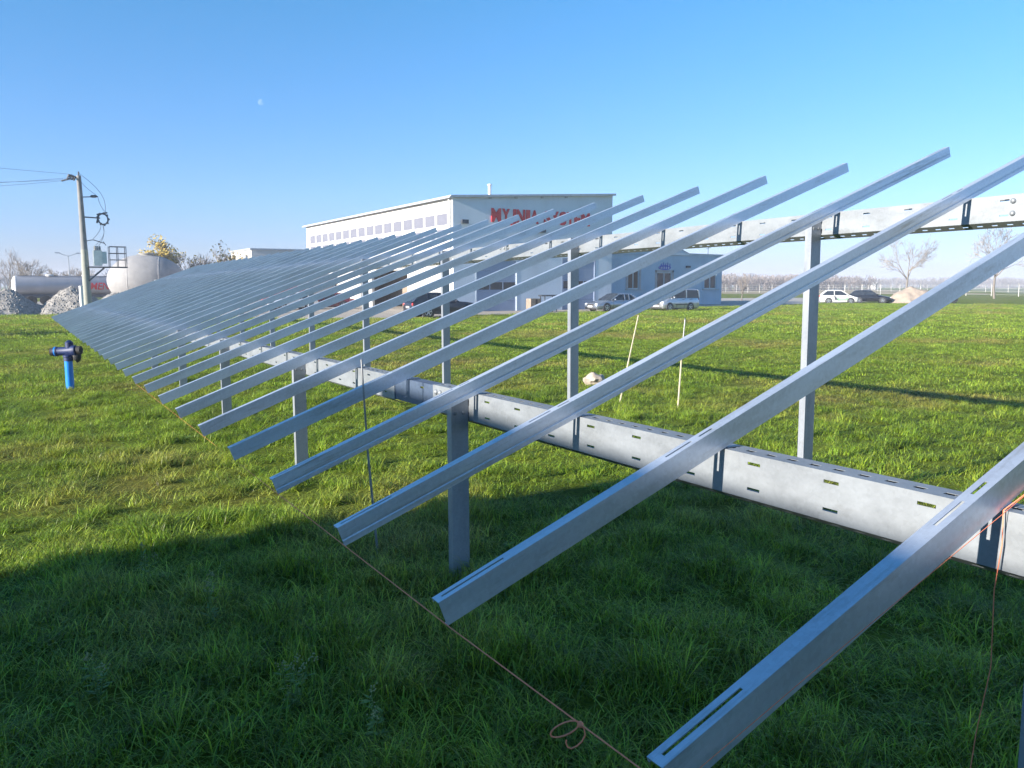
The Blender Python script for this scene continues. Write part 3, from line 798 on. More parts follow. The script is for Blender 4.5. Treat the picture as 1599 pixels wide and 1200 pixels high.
car('parked_suv', 'black sport utility car facing right in front of the first hall door', (23.6, 48.2, 0), -0.04, 4.62, 1.86, 1.62, P_DARK, 'suv')
car('parked_sedan', 'silver blue saloon with bright headlights parked between hall and van', (40.9, 52.1, 0), pi + 0.03, 4.65, 1.80, 1.44, P_SILVB, 'sedan')
car('parked_van', 'silver compact van with black side strip parked before the office', (45.9, 50.4, 0), pi + 0.06, 4.15, 1.74, 1.80, P_SILVER, 'van')
car('parked_hatchback', 'small white hatchback with green door print beside the field edge', (79.7, 60.4, 0), radians(-48), 4.0, 1.72, 1.55, P_WHITE, 'hatch', decals=True)
car('parked_estate', 'dark navy estate car parked next to the sand heap', (86.1, 60.9, 0), radians(-50), 4.5, 1.80, 1.50, P_NAVY, 'wagon')
car('parked_hatchback', 'white car half hidden behind the left rails near the hall', (20.0, 69.5, 0), pi + .1, 4.0, 1.72, 1.5, P_WHITE, 'hatch')
car('parked_sedan', 'dark wine red car by the hall side opening', (23.4, 70.5, 0), pi - .1, 4.3, 1.74, 1.42, P_WINE, 'sedan')
# red skip trailer
tr = thing('skip_trailer', 'red open skip trailer standing in the yard behind the rails', 'trailer', (20.4, 75.0, 0))
mb = MB(); mb.prism([(-1.8, 0.75), (1.8, 0.75), (2.1, 2.0), (-2.1, 2.0)], -1.1, 1.1, 'xz'); mb.build('tub', P_RED, tr)
for q in range(5):
    mb = MB(); mb.box((-1.6 + q * .78, -1.16, .78), (-1.5 + q * .78, -1.101, 1.95)); mb.build('rib', P_RED, tr)
mb = MB(); mb.bar((-1.8, 0, .66), (2.9, 0, .66), .12); mb.build('chassis', STEELD, tr)
for xw in (-.45, .45):
    for s in (-1, 1):
        mb = MB(); mb.lathe([(.2, -.1), (.36, -.1), (.38, -.06), (.38, .06), (.36, .1), (.2, .1), (.0, .07)], (xw * 1.0, s * .85, .38), (0, s, 0), 16); mb.build('wheel', BLACK, tr, 40)
# truck behind the office
tk = thing('tank_lorry', 'white and blue lorry mostly hidden behind the right end of the office', 'lorry', (70.3, 71.8, 0), radians(28))
mb = MB(); mb.box((-6, -1.2, 1.15), (0.2, 1.2, 3.3)); mb.build('cargo_box', FRAMEW, tk)
mb = MB(); mb.prism([(.35, .55), (2.2, .55), (2.25, 1.5), (1.95, 2.75), (.35, 2.8)], -1.15, 1.15, 'xz'); cb = mb.build('cab', LOGOB, tk)
mb = MB(); mb.prism([(2.235, 1.58), (2.255, 1.58), (2.0, 2.6), (1.97, 2.6)], -1.0, 1.0, 'xz'); mb.box((.8, -1.165, 1.6), (1.75, -1.145, 2.4)); mb.build('window', GLASS, cb)
mb = MB(); mb.box((-6, -.5, .7), (2.0, .5, 1.1)); mb.build('chassis', STEELD, tk)
mb = MB(); mb.box((2.2, -1.1, .35), (2.4, 1.1, .8)); mb.build('bumper', P_RED, tk)
for xw in (1.3, -3.6, -4.9):
    for s in (-1, 1):
        mb = MB(); mb.lathe([(.25, -.15), (.48, -.15), (.5, -.1), (.5, .1), (.48, .15), (.25, .15), (0, .08)], (xw, s * 1.0, .5), (0, s, 0), 18); mb.build('wheel', BLACK, tk, 40)

# ------------------------------------------------------------------ clutter along the hall front
bx = thing('storage_crate', 'brown upright crate against the hall between the two doors', 'crate', (33.9, 53.1, 0))
mb = MB(); mb.box((-.42, -.35, 0.05), (.42, .35, 1.05)); mb.build('case', BROWNBOX, bx)
for q in range(3):
    mb = MB(); mb.box((-.44, -.38, .12 + q * .34), (.44, -.352, .32 + q * .34)); mb.build('slat', BROWNBOX, bx)
mb = MB(); mb.box((-.02, -.39, .1), (.16, -.381, 1.0)); mb.build('strap', DARK, bx)
rk = thing('pipe_rack', 'dark steel rack of pipes standing right of the brown crate', 'rack', (35.0, 52.6, 0))
mb = MB()
for sx in (-.55, .55):
    for sy in (-.3, .3): mb.bar((sx, sy, 0), (sx, sy, 1.25), .06)
mb.build('frame', STEELD, rk)
for q in range(4):
    mb = MB(); mb.tube([(-.8, -.22 + .14 * q, 1.28), (.8, -.22 + .14 * q, 1.28)], .055, 8); mb.build('pipe', STEELD, rk, 40)
mb = MB(); mb.box((-.5, -.28, .1), (.5, .28, .75)); mb.build('bin', TRAFO, rk)
ty = thing('old_tyre', 'black tyre lying at the far field edge right of the sand heap', 'tyre', (94.8, 55.9, 0), 0.6)
mb = MB(); mb.lathe([(.28, -.12), (.46, -.12), (.5, -.07), (.5, .07), (.46, .12), (.28, .12), (.26, 0), (.28, -.12)], (0, 0, .48), (.9, .4, 0), 18); mb.build('tread', BLACK, ty, 40)
mb = MB(); mb.lathe([(.27, -.05), (.27, .05), (.06, .06)], (0, 0, .48), (.9, .4, 0), 14); mb.build('hub', CONCL, ty, 40)

# ------------------------------------------------------------------ utility pole with transformer
up_ = thing('utility_pole', 'concrete utility pole carrying a grey transformer and service cage', 'utility pole', (3.84, 60.88, 0))
mb = MB(); mb.tube([(0.02, 0, -.3), (0, 0, 4.4)], [.27, .215], 12); mb.build('lower_shaft', mat('pole_concrete', (0.270, 0.277, 0.247), .9, var=.12, scale=2), up_, 40)
mb = MB(); mb.tube([(0, 0, 4.4), (-.06, 0, 9.15)], [.20, .14], 12); mb.build('upper_shaft', mat('old_concrete', (0.20, 0.20, 0.205), .9, var=.15, scale=2), up_, 40)
mb = MB(); mb.tube([(-.06, 0, 9.1), (-.06, 0, 9.4)], .05, 8)
mb.bar((-.45, -.1, 9.0), (.0, .1, 9.05), .08); mb.bar((-.30, -.9, 8.95), (-.30, .9, 8.95), .09); mb.bar((-.9, -.5, 8.75), (-.2, 0, 9.0), .05)
xa = mb.build('crossarm', STEELD, up_)
ins = MB(); ins.lathe([(.02, 0), (.055, .03), (.03, .06), (.055, .09), (.03, .12), (.055, .15), (.02, .18)], n=8); INS = ins.mesh('insulator', STEELD, 50)
for i, (dx, dy, dz, rx, ry) in enumerate([(-.34, -.85, 8.98, 0, -1.35), (-.34, 0.0, 9.0, 0, -1.35), (-.34, .85, 8.98, 0, -1.35), (-.72, -.38, 8.83, 0, -1.9)]):
    o = link('insulator', INS, xa, (dx, dy, dz)); o.rotation_euler = (rx, ry, 0); o.scale = (1.3, 1.3, 2.2)
mb = MB(); mb.bar((.0, 0, 7.78), (1.0, -.05, 7.86), .06); 
mb.lathe([(.04, 0), (.09, .06), (.09, .34), (.03, .40)], (.55, 0, 7.86), (1, 0, 0.05), 8); mb.build('switch_arm', STEELD, up_, 40)
mb = MB(); mb.bar((-.2, 0, 6.52), (1.05, 0, 6.47), .08)
ring_pts = [(1.22 + .30 * cos(a), .12 * sin(a), 6.42 + .36 * sin(a)) for a in [i * 2 * pi / 18 for i in range(19)]]
mb.tube(ring_pts, .05, 6, False)
for i in range(9):
    a = i * 2 * pi / 9; p = Vector((1.22 + .30 * cos(a), .12 * sin(a), 6.42 + .36 * sin(a)))
    mb.bar(p - Vector((.06 * cos(a), 0, .06 * sin(a))), p + Vector((.10 * cos(a), 0, .10 * sin(a))), .10)
mb.bar((.85, 0, 6.15), (.98, 0, 6.75), .12); mb.bar((.85, 0, 6.7), (1.5, 0, 6.85), .08); mb.build('fuse_ring', STEELD, up_)
mb = MB(); mb.bar((0.1, 0, 4.95), (.55, 0, 5.05), .05); mb.bar((.55, 0, 5.05), (1.25, 0, 4.82), .05); mb.bar((1.15, 0, 4.95), (1.3, 0, 4.7), .04); mb.build('bushing_bracket', STEELD, up_)
tf = MB(); tf.box((.50, -.35, 3.35), (1.0, .35, 4.35))
tfo = tf.build('transformer', TRAFO, up_)
mb = MB()
for q in range(6): mb.box((1.002, -.33 + q * .115, 3.5), (1.28, -.30 + q * .115, 4.28))
mb.build('cooling_fin', TRAFO, tfo)
for q in range(3):
    mb = MB(); mb.lathe([(.06, 0), (.09, .04), (.05, .08), (.085, .14), (.05, .18), (.08, .24), (.03, .30), (0, .32)], (.62 + q * .15, -.15 + q * .15, 4.352), n=8); mb.build('bushing', CONC, tfo, 40)
mb = MB(); mb.box((.1, -.45, 3.22), (2.5, .45, 3.30)); mb.bar((.15, -.2, 2.35), (1.1, -.2, 3.2), .09); mb.bar((.15, .2, 2.35), (1.1, .2, 3.2), .09); mb.build('platform', STEELD, up_)
mb = MB()
for x in (1.45, 1.95, 2.45):
    for y in (-.42, .42): mb.bar((x, y, 3.30), (x, y, 4.62), .04)
for z in (3.75, 4.18, 4.62):
    for y in (-.42, .42): mb.bar((1.45, y, z), (2.45, y, z), .04)
    mb.bar((2.45, -.42, z), (2.45, .42, z), .04)
mb.build('cage', STEELD, up_)
mb = MB()
for a, c, sag in (((-.1, .1, 9.2), (.9, 0, 7.95), -.2), ((.98, 0, 7.9), (1.45, 0, 6.75), -.1), ((-.0, .1, 9.3), (1.4, .1, 6.85), .5), ((1.1, 0, 6.1), (.55, 0, 5.1), .12), ((1.2, .1, 6.05), (.7, .1, 4.7), .25), ((1.15, -.1, 6.1), (.85, -.1, 4.65), .2)):
    a = Vector(a); c = Vector(c)
    pts = [a.lerp(c, q / 6) + Vector((sag * sin(pi * q / 6), 0, 0)) for q in range(7)]
    mb.tube(pts, .012, 4)
mb.build('jumper_cable', STEELD, up_)
for i, (dy, dz, ey, ez) in enumerate([(-.85, 9.1, 54.0, 9.9), (.0, 9.0, 60.5, 9.0), (.85, 8.98, 66.0, 8.95), (-.3, 8.83, 58.0, 8.75)]):
    a = Vector((3.4, 60.88 + dy, dz)); c = Vector((-34, ey, ez + .6))
    sg_ = (.3, 1.7, 1.2, 1.9)[i]
    pts = [a.lerp(c, q / 16) - Vector((0, 0, sg_ * 4 * (q / 16) * (1 - q / 16))) for q in range(17)]
    mb = MB(); mb.tube(pts, .008, 4)
    tag(mb.build('overhead_wire', STEELD), ['overhead wire highest of those leaving the pole to the left', 'overhead wire second from the top left of the pole', 'overhead wire third from the top left of the pole', 'overhead wire lowest of those leaving the pole to the left'][[0, 1, 2, 3][i]], 'wire', 'overhead wires left of the pole')
wpp = thing('marker_pipe', 'white plastic pipe standing just left of the utility pole', 'pipe', (3.47, 60.3, 0))
mb = MB(); mb.lathe([(.12, -.2), (.12, 1.95), (.13, 1.96), (.13, 2.02), (0, 2.04)], n=12); mb.build('tube', FRAMEW, wpp, 40)

# ------------------------------------------------------------------ tanker, round tank
tn = thing('tanker_body', 'long grey white tanker vessel with red lettering lying behind the gravel', 'tank', (-0.35, 99.5, 0), radians(2))
zc, rr_ = 2.02, 1.02
mb = MB(); mb.lathe([(rr_, 0.0), (rr_, 13.5), (rr_ * .9, 13.8), (0, 14.0)], (0, 0, zc), (1, 0, 0), 32); vesl = mb.build('vessel', TANKM, tn, 35)
mb = MB(); mb.lathe([(0, -.32), (rr_ * .55, -.26), (rr_ * .9, -.10), (rr_ + .012, 0.0), (rr_ + .012, .10)], (0, 0, zc), (1, 0, 0), 32); mb.build('end_cap', FRAMEW, tn, 35)
for x in (3.2, 6.6, 10.0):
    mb = MB(); mb.lathe([(.38, 0), (.38, .16), (.30, .22), (0, .23)], (x, 0, zc + rr_ - .06), n=14); mb.build('hatch', FRAMEW, vesl, 40)
mb = MB(); mb.bar((0.3, -.45, zc + rr_ + .0), (13, -.45, zc + rr_ + .0), .08, .06); mb.bar((0.3, .45, zc + rr_), (13, .45, zc + rr_), .08, .06); mb.build('walkway_rail', STEELD, vesl)
for x in (2.6, 5.2, 7.8, 10.4):
    mb = MB(); mb.lathe([(rr_ + .010, -.03), (rr_ + .010, .03)], (x, 0, zc), (1, 0, 0), 32); mb.build('band', TANKM, vesl)
mb = MB(); mb.box((.4, -.7, .75), (13, .7, 1.12)); mb.build('chassis', STEELD, tn)
for xw in (1.4, 2.7, 9.6, 10.9):
    for s in (-1, 1):
        mb = MB(); mb.lathe([(.25, -.15), (.48, -.15), (.5, -.1), (.5, .1), (.48, .15), (.25, .15), (0, .08)], (xw, s * .9, .5), (0, s, 0), 16); mb.build('wheel', BLACK, tn, 40)
me = text_mesh('MEN', 1.05, 0.02, 0.015, 0.2); me.materials.clear(); me.materials.append(RED)
# bend the lettering onto the vessel (cut finely first so that it follows the curve)
import bmesh
_b = bmesh.new(); _b.from_mesh(me); bmesh.ops.triangulate(_b, faces=_b.faces)
for _q in range(4):
    bmesh.ops.subdivide_edges(_b, edges=[e_ for e_ in _b.edges if e_.calc_length() > .14], cuts=1)
    bmesh.ops.triangulate(_b, faces=[f_ for f_ in _b.faces if len(f_.verts) > 3])
_b.to_mesh(me); _b.free()
for v in me.vertices:
    y = v.co.y; a = (y - 0.40) / rr_
    dep = (rr_ + .012 + max(v.co.z, 0) * .5)
    x_ = v.co.x * 0.86; v.co = (x_, -dep * cos(a), dep * sin(a))
link('lettering', me, vesl, (6.85, 0, zc))

dm = thing('round_tank', 'big pale rounded storage tank with a manhole on top left of the rails', 'tank', (10.45, 84.4, 0), radians(-12))
prof = []
Rt, Lh = 2.42, 3.45
for i in range(13):
    a = pi / 2 * i / 12
    prof.append((Rt * sin(a), -Lh + 3.2 * (1 - cos(a))))
for i in range(11, -1, -1):
    a = pi / 2 * i / 12
    prof.append((Rt * sin(a), Lh - 3.4 * (1 - cos(a))))
mb = MB(); mb.lathe(prof, (0, 0, 2.52), (1, 0, 0), 36); dsh = mb.build('shell', DOMEM, dm, 50)
def shell_r(x):
    for (ra, xa), (rb_, xb2) in zip(prof[:-1], prof[1:]):
        if xa <= x <= xb2 and xb2 > xa: return ra + (rb_ - ra) * (x - xa) / (xb2 - xa)
    return Rt
for xs_ in (-1.5, 1.2):
    mb = MB(); mb.lathe([(shell_r(xs_ + q) + h_, xs_ + q) for q, h_ in ((-.07, -.01), (-.035, .012), (.0, .018), (.035, .012), (.07, -.01))], (0, 0, 2.52), (1, 0, 0), 40); mb.build('seam', DOMEM, dsh, 80)
mb = MB(); mb.lathe([(.62, 4.75), (.62, 4.99), (.72, 5.0), (.72, 5.07), (0, 5.09)], (0.1, 0, 0), n=20); mb.build('manhole', CONC, dsh, 40)
for x in (-1.6, 1.6):
    mb = MB(); mb.box((x - .25, -1.6, 0), (x + .25, 1.6, .75)); mb.build('saddle', CONC, dm)

# ------------------------------------------------------------------ heaps
def heap(name, label, loc, rx, ry, hgt, m, seed, stones=0, cat='gravel heap', pw=1.25):
    mb = MB(); n = 44; vs = []; fs = []
    def zz(x, y):
        r2 = sqrt((x / rx) ** 2 + (y / ry) ** 2)
        q = Vector((x * .9 + seed, y * .9, seed))
        z = hgt * max(0.0, 1 - r2 ** pw + .22 * mnoise.noise(q) * (1 - min(1, r2) * .5))
        return z + (.10 * mnoise.noise(q * 3.1) + .05 * mnoise.noise(q * 7)) * (1 if r2 < .95 else 0) - .02
    for i in range(n + 1):
        for j in range(n + 1):
            x = (i / n * 2 - 1) * rx * 1.1; y = (j / n * 2 - 1) * ry * 1.1
            vs.append((x, y, zz(x, y)))
    fs = [(i * (n + 1) + j, (i + 1) * (n + 1) + j, (i + 1) * (n + 1) + j + 1, i * (n + 1) + j + 1) for i in range(n) for j in range(n)]
    mb.add(vs, fs); o = mb.build(name, m, None, 40, loc); tag(o, label, cat)
    if stones:
        r = random.Random(seed); sb = MB()
        for q in range(stones):
            a = r.uniform(0, 2 * pi); k = sqrt(r.random()); x, y = rx * k * cos(a), ry * k * sin(a); s = r.uniform(.03, .085)
            z = zz(x, y)
            pv = [(x + s * r.uniform(.7, 1.2) * dx, y + s * r.uniform(.7, 1.2) * dy, z + s * r.uniform(.6, 1.1) * dz) for dx, dy, dz in ((1, 0, 0), (0, 1, 0), (-1, 0, 0), (0, -1, 0), (0, 0, 1), (0, 0, -1))]
            sb.add(pv, [(0, 1, 4), (1, 2, 4), (2, 3, 4), (3, 0, 4), (1, 0, 5), (2, 1, 5), (3, 2, 5), (0, 3, 5)])
        s_ = sb.build('stone', STONE, o); s_['kind'] = 'stuff'
heap('gravel_heap', 'grey gravel heap cut by the left edge in front of the tanker', (-0.9, 67.0, 0), 3.1, 2.6, 1.8, GRAVEL, 3, 1500)
heap('gravel_heap', 'grey gravel heap at the foot of the utility pole', (3.3, 66.4, 0), 2.7, 2.5, 1.95, GRAVEL, 8, 1400)
heap('gravel_heap', 'low grey gravel heap between pole and round tank', (6.6, 70.5, 0), 2.9, 2.4, 1.5, GRAVEL, 12, 500)
heap('sand_heap', 'pinkish sand heap beside the dark estate car', (91.0, 58.6, 0), 3.7, 3.2, 1.85, SAND, 5, 0, 'sand heap', 1.7)

# ------------------------------------------------------------------ trees
def tree(name, label, loc, height, spread, seed, levels=5, bark=BARK, twig=TWIG, leaf=None, nleaf=0, leafsize=.16, trunk_r=.16, trunk_frac=.22, lean=(0, 0), kids=(3, 4), cat='tree', group=None, leafbias=0.0, rmin=0.0, hs=1.0):
    r = random.Random(seed); t = thing(name, label, cat, loc, r.uniform(0, 6), group)
    tm, cm, tips = MB(), MB(), []
    def grow(p, d, ln, rad, lv):
        n = 3; pts = [p]; cur = p; dd = d
        for i in range(n):
            dd = (dd + Vector((r.uniform(-1, 1), r.uniform(-1, 1), r.uniform(-.4, .9))) * .13).normalized()
            cur = cur + dd * ln / n; pts.append(cur)
        rs = [max(rmin, q_) for q_ in (rad, rad * .85, rad * .72, rad * .6)]
        (tm if lv <= 1 else cm).tube(pts, rs, 7 if lv == 0 else 5 if lv == 1 else 3, False)
        if lv >= levels: tips.append((pts[-1], dd)); return
        k = r.randint(*kids) + (3 if lv == 0 else 0) - (1 if lv >= 4 else 0)
        for i in range(k):
            a = i * 2 * pi / k + r.uniform(-.6, .6)
            tilt = r.uniform(.25, .75) if lv else (.15 if i == 0 else r.uniform(.55, 1.15))
            s = dd.orthogonal().normalized(); u = dd.cross(s)
            nd = (dd * cos(tilt) + (s * cos(a) + u * sin(a)) * sin(tilt)); nd.z += .12; nd.x *= spread; nd.y *= spread
            f = r.uniform(.45, 1.0) if lv else (1.0 if i < 3 else r.uniform(.5, .9))
            idx = min(3, max(1, int(round(f * 3)))); 
            grow(pts[idx], nd.normalized(), ln * r.uniform(.55, .82), rs[idx] * .62, lv + 1)
    grow(Vector((0, 0, -.1)), Vector((lean[0], lean[1], 1)).normalized(), height * trunk_frac * 1.25, trunk_r, 0)
    zmax = max(v[2] for v in (cm.v or tm.v)); k = height / zmax
    for mbx in (tm, cm): mbx.v = [(x * k * hs, y * k * hs, z * k) for x, y, z in mbx.v]
    tm.build('trunk', bark, t, 60); cr = cm.build('crown', twig, t)
    if leaf:
        lm = MB()
        for q in range(nleaf):
            p, d = r.choice(tips); p = Vector(p) * k
            if leafbias and p.x * leafbias < -0.3 and r.random() < .8: continue
            c = p + Vector((r.gauss(0, 1), r.gauss(0, 1), r.gauss(0, .8))) * .28
            a = Vector((r.uniform(-1, 1), r.uniform(-1, 1), r.uniform(-1, 1))).normalized(); b_ = a.orthogonal().normalized(); s = leafsize * r.uniform(.6, 1.3)
            lm.add([c - a * s, c + b_ * s * .6, c + a * s, c - b_ * s * .6], [(0, 1, 2, 3)])
        lo = lm.build('leaves', leaf, t); lo['kind'] = 'stuff'
    return t
tree('bare_tree', 'bare broad crowned tree behind the sand heap', (154.8, 101.3, 0), 12.6, 1.25, 11, 5, trunk_r=.19, trunk_frac=.20, kids=(3, 4), rmin=.016, hs=.74)
tree('bare_tree', 'bare tree near the right edge behind the second nearest rail', (130.5, 70.5, 0), 12.3, 1.2, 15, 5, trunk_r=.18, trunk_frac=.22, kids=(3, 4), rmin=.014, hs=.72)
tree('autumn_tree', 'yellow leaved autumn tree rising behind the round tank', (15.6, 108.9, 0), 7.9, .75, 21, 4, rmin=.014, leaf=LEAFY, nleaf=2200, leafsize=.17, trunk_r=.2)
tree('autumn_tree', 'thin half bare tree just right of the yellow tree', (18.4, 109, 0), 6.3, .8, 27, 4, rmin=.014, leaf=LEAFD, nleaf=50, leafsize=.14, trunk_r=.10)
tree('autumn_tree', 'sparse tree with few dark leaf clumps left of the white block', (21.2, 107.9, 0), 7.4, 1.0, 33, 4, rmin=.014, leaf=LEAFD, nleaf=300, leafsize=.2, trunk_r=.15)
tree('autumn_tree', 'low yellowish tree against the white block', (23.6, 107.5, 0), 6.4, 1.0, 37, 4, rmin=.014, leaf=LEAFY, nleaf=380, leafsize=.18, trunk_r=.13)
tree('bare_tree', 'thin leaning bare tree at the left picture edge', (-1.3, 128, 0), 7.2, .7, 41, 4, rmin=.014, trunk_r=.12, trunk_frac=.4, lean=(-.12, 0))
tree('bare_tree', 'low bushy bare tree above the left end of the tanker', (1.2, 142, 0), 6.4, 1.1, 43, 4, rmin=.014, trunk_r=.12, kids=(4, 5))
tree('bare_tree', 'small bare tree showing over the middle of the tanker', (4.0, 145, 0), 4.7, 1.1, 47, 4, rmin=.014, trunk_r=.1, kids=(4, 5))
tree('bare_tree', 'rounded bush of twigs above the tanker beside the lamp mast', (8.1, 148, 0), 5.3, 1.3, 51, 4, rmin=.014, trunk_r=.1, kids=(4, 5))
tree('bare_tree', 'slim bare tree at the far right end of the office', (84, 79, 0), 3.7, 1.0, 57, 4, rmin=.006, hs=.6, trunk_r=.1, kids=(3, 5))
# far woods that read as masses
def wood(name, label, x0, y0, x1, y1, h, n, depth, seed, m):
    r = random.Random(seed); mb = MB(); d = Vector((x1 - x0, y1 - y0, 0)); nrm = Vector((-d.y, d.x, 0)).normalized()
    for i in range(n):
        b_ = Vector((x0, y0, 0)) + d * r.random() + nrm * r.uniform(0, depth)
        hh = h * r.uniform(.55, 1.1); k = h * .32
        mb.tube([b_, b_ + Vector((r.uniform(-.3, .3), 0, hh * .7))], [h * .02, h * .008], 3, False)
        for q in range(20):
            a = r.uniform(0, 2 * pi); z = hh * r.uniform(.25, .75)
            tip = b_ + Vector((cos(a) * k * r.uniform(.3, 1), sin(a) * k * r.uniform(.3, 1), min(hh, z + hh * r.uniform(.15, .4))))
            s = Vector((r.uniform(-1, 1), r.uniform(-1, 1), r.uniform(-.3, .3))) * h * .022
            mb.add([b_ + Vector((0, 0, z)), tip - s, tip + s], [(0, 1, 2)])
    return tag(mb.build(name, m), label, 'wood', kind='stuff')
wood('far_wood', 'row of bare lilac brown trees beyond the fence right of the office', 168, 205, 335, 232, 6.3, 900, 25, 3, TWIGF)
wood('far_wood', 'distant hazy tree line along the right horizon', 420, 420, 900, 330, 8.0, 1100, 60, 5, TWIGF)
wood('far_wood', 'low hazy line of trees at the far right edge', 640, 400, 1100, 330, 9.0, 600, 60, 6, TWIGF)
wood('far_wood', 'distant tree line beyond the tanker on the left', -120, 420, 160, 430, 9.0, 500, 40, 7, TWIGF)
for i, (x, y, s) in enumerate(((395, 300, 1.0), (372, 262, .7))):
    hs = thing('distant_house', ['tiny white house on the horizon left of the bare tree', 'tiny white shed on the horizon nearest the bare tree'][i], 'house', (x, y, 0), .4)
    mb = MB(); mb.box((-4 * s, -3 * s, 0), (4 * s, 3 * s, 3 * s)); mb.build('wall', WHITE, hs)
    mb = MB(); mb.prism([(-4.3 * s, 3.001 * s), (4.3 * s, 3.001 * s), (0, 5.4 * s)], -3.2 * s, 3.2 * s, 'xz'); mb.build('roof', WHITE, hs)

# lamp mast far left
lm_ = thing('lamp_mast', 'tall thin double armed lamp mast far behind the tanker', 'lamp post', (6.15, 129.8, 0))
mb = MB(); mb.tube([(0, 0, 0), (0, 0, 6.1)], [.09, .05], 8); mb.build('mast', ZP, lm_, 40)
for s in (-1, 1):
    mb = MB(); mb.tube([(0, 0, 6.1), (s * .5, 0, 6.25), (s * 1.1, 0, 6.5)], .035, 6); mb.box((min(s * 1.0, s * 1.6), -.12, 6.48), (max(s * 1.0, s * 1.6), .12, 6.58)); mb.build('lamp_arm', ZP, lm_, 40)

# ------------------------------------------------------------------ fence
fn = thing('wire_fence', 'wire fence on white concrete posts along the far side of the field', 'fence')
pa, pb = Vector((152, 58, 0)), Vector((186, 190, 0))
nf = 23; fp = MB(); fp.box((-.045, -.045, -.2), (.045, .045, 2.2)); fp.bar((0, 0, 2.15), (-.22, 0, 2.45), .07); FP = fp.mesh('fence_post', CONCL)
for i in range(nf + 1): link('fence_post', FP, fn, pa.lerp(pb, i / nf))
mb = MB()
for z in (.3, .9, 1.5, 2.1): mb.bar(pa + Vector((0, 0, z)), pb + Vector((0, 0, z)), .035)
mb.build('wire', CONC, fn)
fn2 = thing('wire_fence', 'second more distant row of short white fence posts on the horizon', 'fence')
pa, pb = Vector((250, 100, 0)), Vector((255, 240, 0)); 
for i in range(23): link('fence_post', FP, fn2, pa.lerp(pb, i / 22 + rnd.uniform(-.008, .008)))

# ------------------------------------------------------------------ moon
m, nt, b = newmat('moon_surface')
em = nt.nodes.new('ShaderNodeEmission'); tp = nt.nodes.new('ShaderNodeBsdfTransparent'); mxs = nt.nodes.new('ShaderNodeMixShader')
nn = noise(nt, 1.6, 4, 0.6, 'Generated')
k = ramp(nt, nn, [(.40, (0, 0, 0)), (.66, (.13, .13, .13))])
em.inputs['Color'].default_value = (.75, .86, 1, 1); em.inputs['Strength'].default_value = .75
nt.links.new(k, mxs.inputs[0]); nt.links.new(tp.outputs[0], mxs.inputs[1]); nt.links.new(em.outputs[0], mxs.inputs[2])
nt.links.new(mxs.outputs[0], nt.nodes['Material Output'].inputs[0])
mb = MB(); mb.lathe([(10 * sin(pi * i / 10), -10 * cos(pi * i / 10)) for i in range(11)], n=20)
tag(mb.build('moon', m, None, 60, (748, 2905, 624)), 'pale daytime moon low in the clear blue sky', 'moon')

# ------------------------------------------------------------------ grass
m, nt, b = newmat('grass_blade')
gc = grass_colour(nt)
oi = nt.nodes.new('ShaderNodeObjectInfo')
hv = nt.nodes.new('ShaderNodeHueSaturation')
mr = nt.nodes.new('ShaderNodeMapRange'); mr.inputs['To Min'].default_value = .70; mr.inputs['To Max'].default_value = 1.35
nt.links.new(oi.outputs['Random'], mr.inputs['Value']); nt.links.new(mr.outputs[0], hv.inputs['Value']); nt.links.new(gc, hv.inputs['Color'])
uvn = nt.nodes.new('ShaderNodeAttribute'); uvn.attribute_name = 'tone'
mul = nt.nodes.new('ShaderNodeMix'); mul.data_type = 'RGBA'; mul.blend_type = 'MULTIPLY'; mul.inputs[0].default_value = 1
nt.links.new(hv.outputs[0], mul.inputs[6]); nt.links.new(uvn.outputs['Color'], mul.inputs[7])
nt.links.new(mul.outputs[2], b.inputs['Base Color'])
b.inputs['Roughness'].default_value = .46; b.inputs['Specular IOR Level'].default_value = .45
tr_ = nt.nodes.new('ShaderNodeBsdfTranslucent'); mxs = nt.nodes.new('ShaderNodeMixShader'); mxs.inputs[0].default_value = .42
nt.links.new(mul.outputs[2], tr_.inputs[0]); nt.links.new(b.outputs[0], mxs.inputs[1]); nt.links.new(tr_.outputs[0], mxs.inputs[2])
nt.links.new(mxs.outputs[0], nt.nodes['Material Output'].inputs[0])
BLADE = m

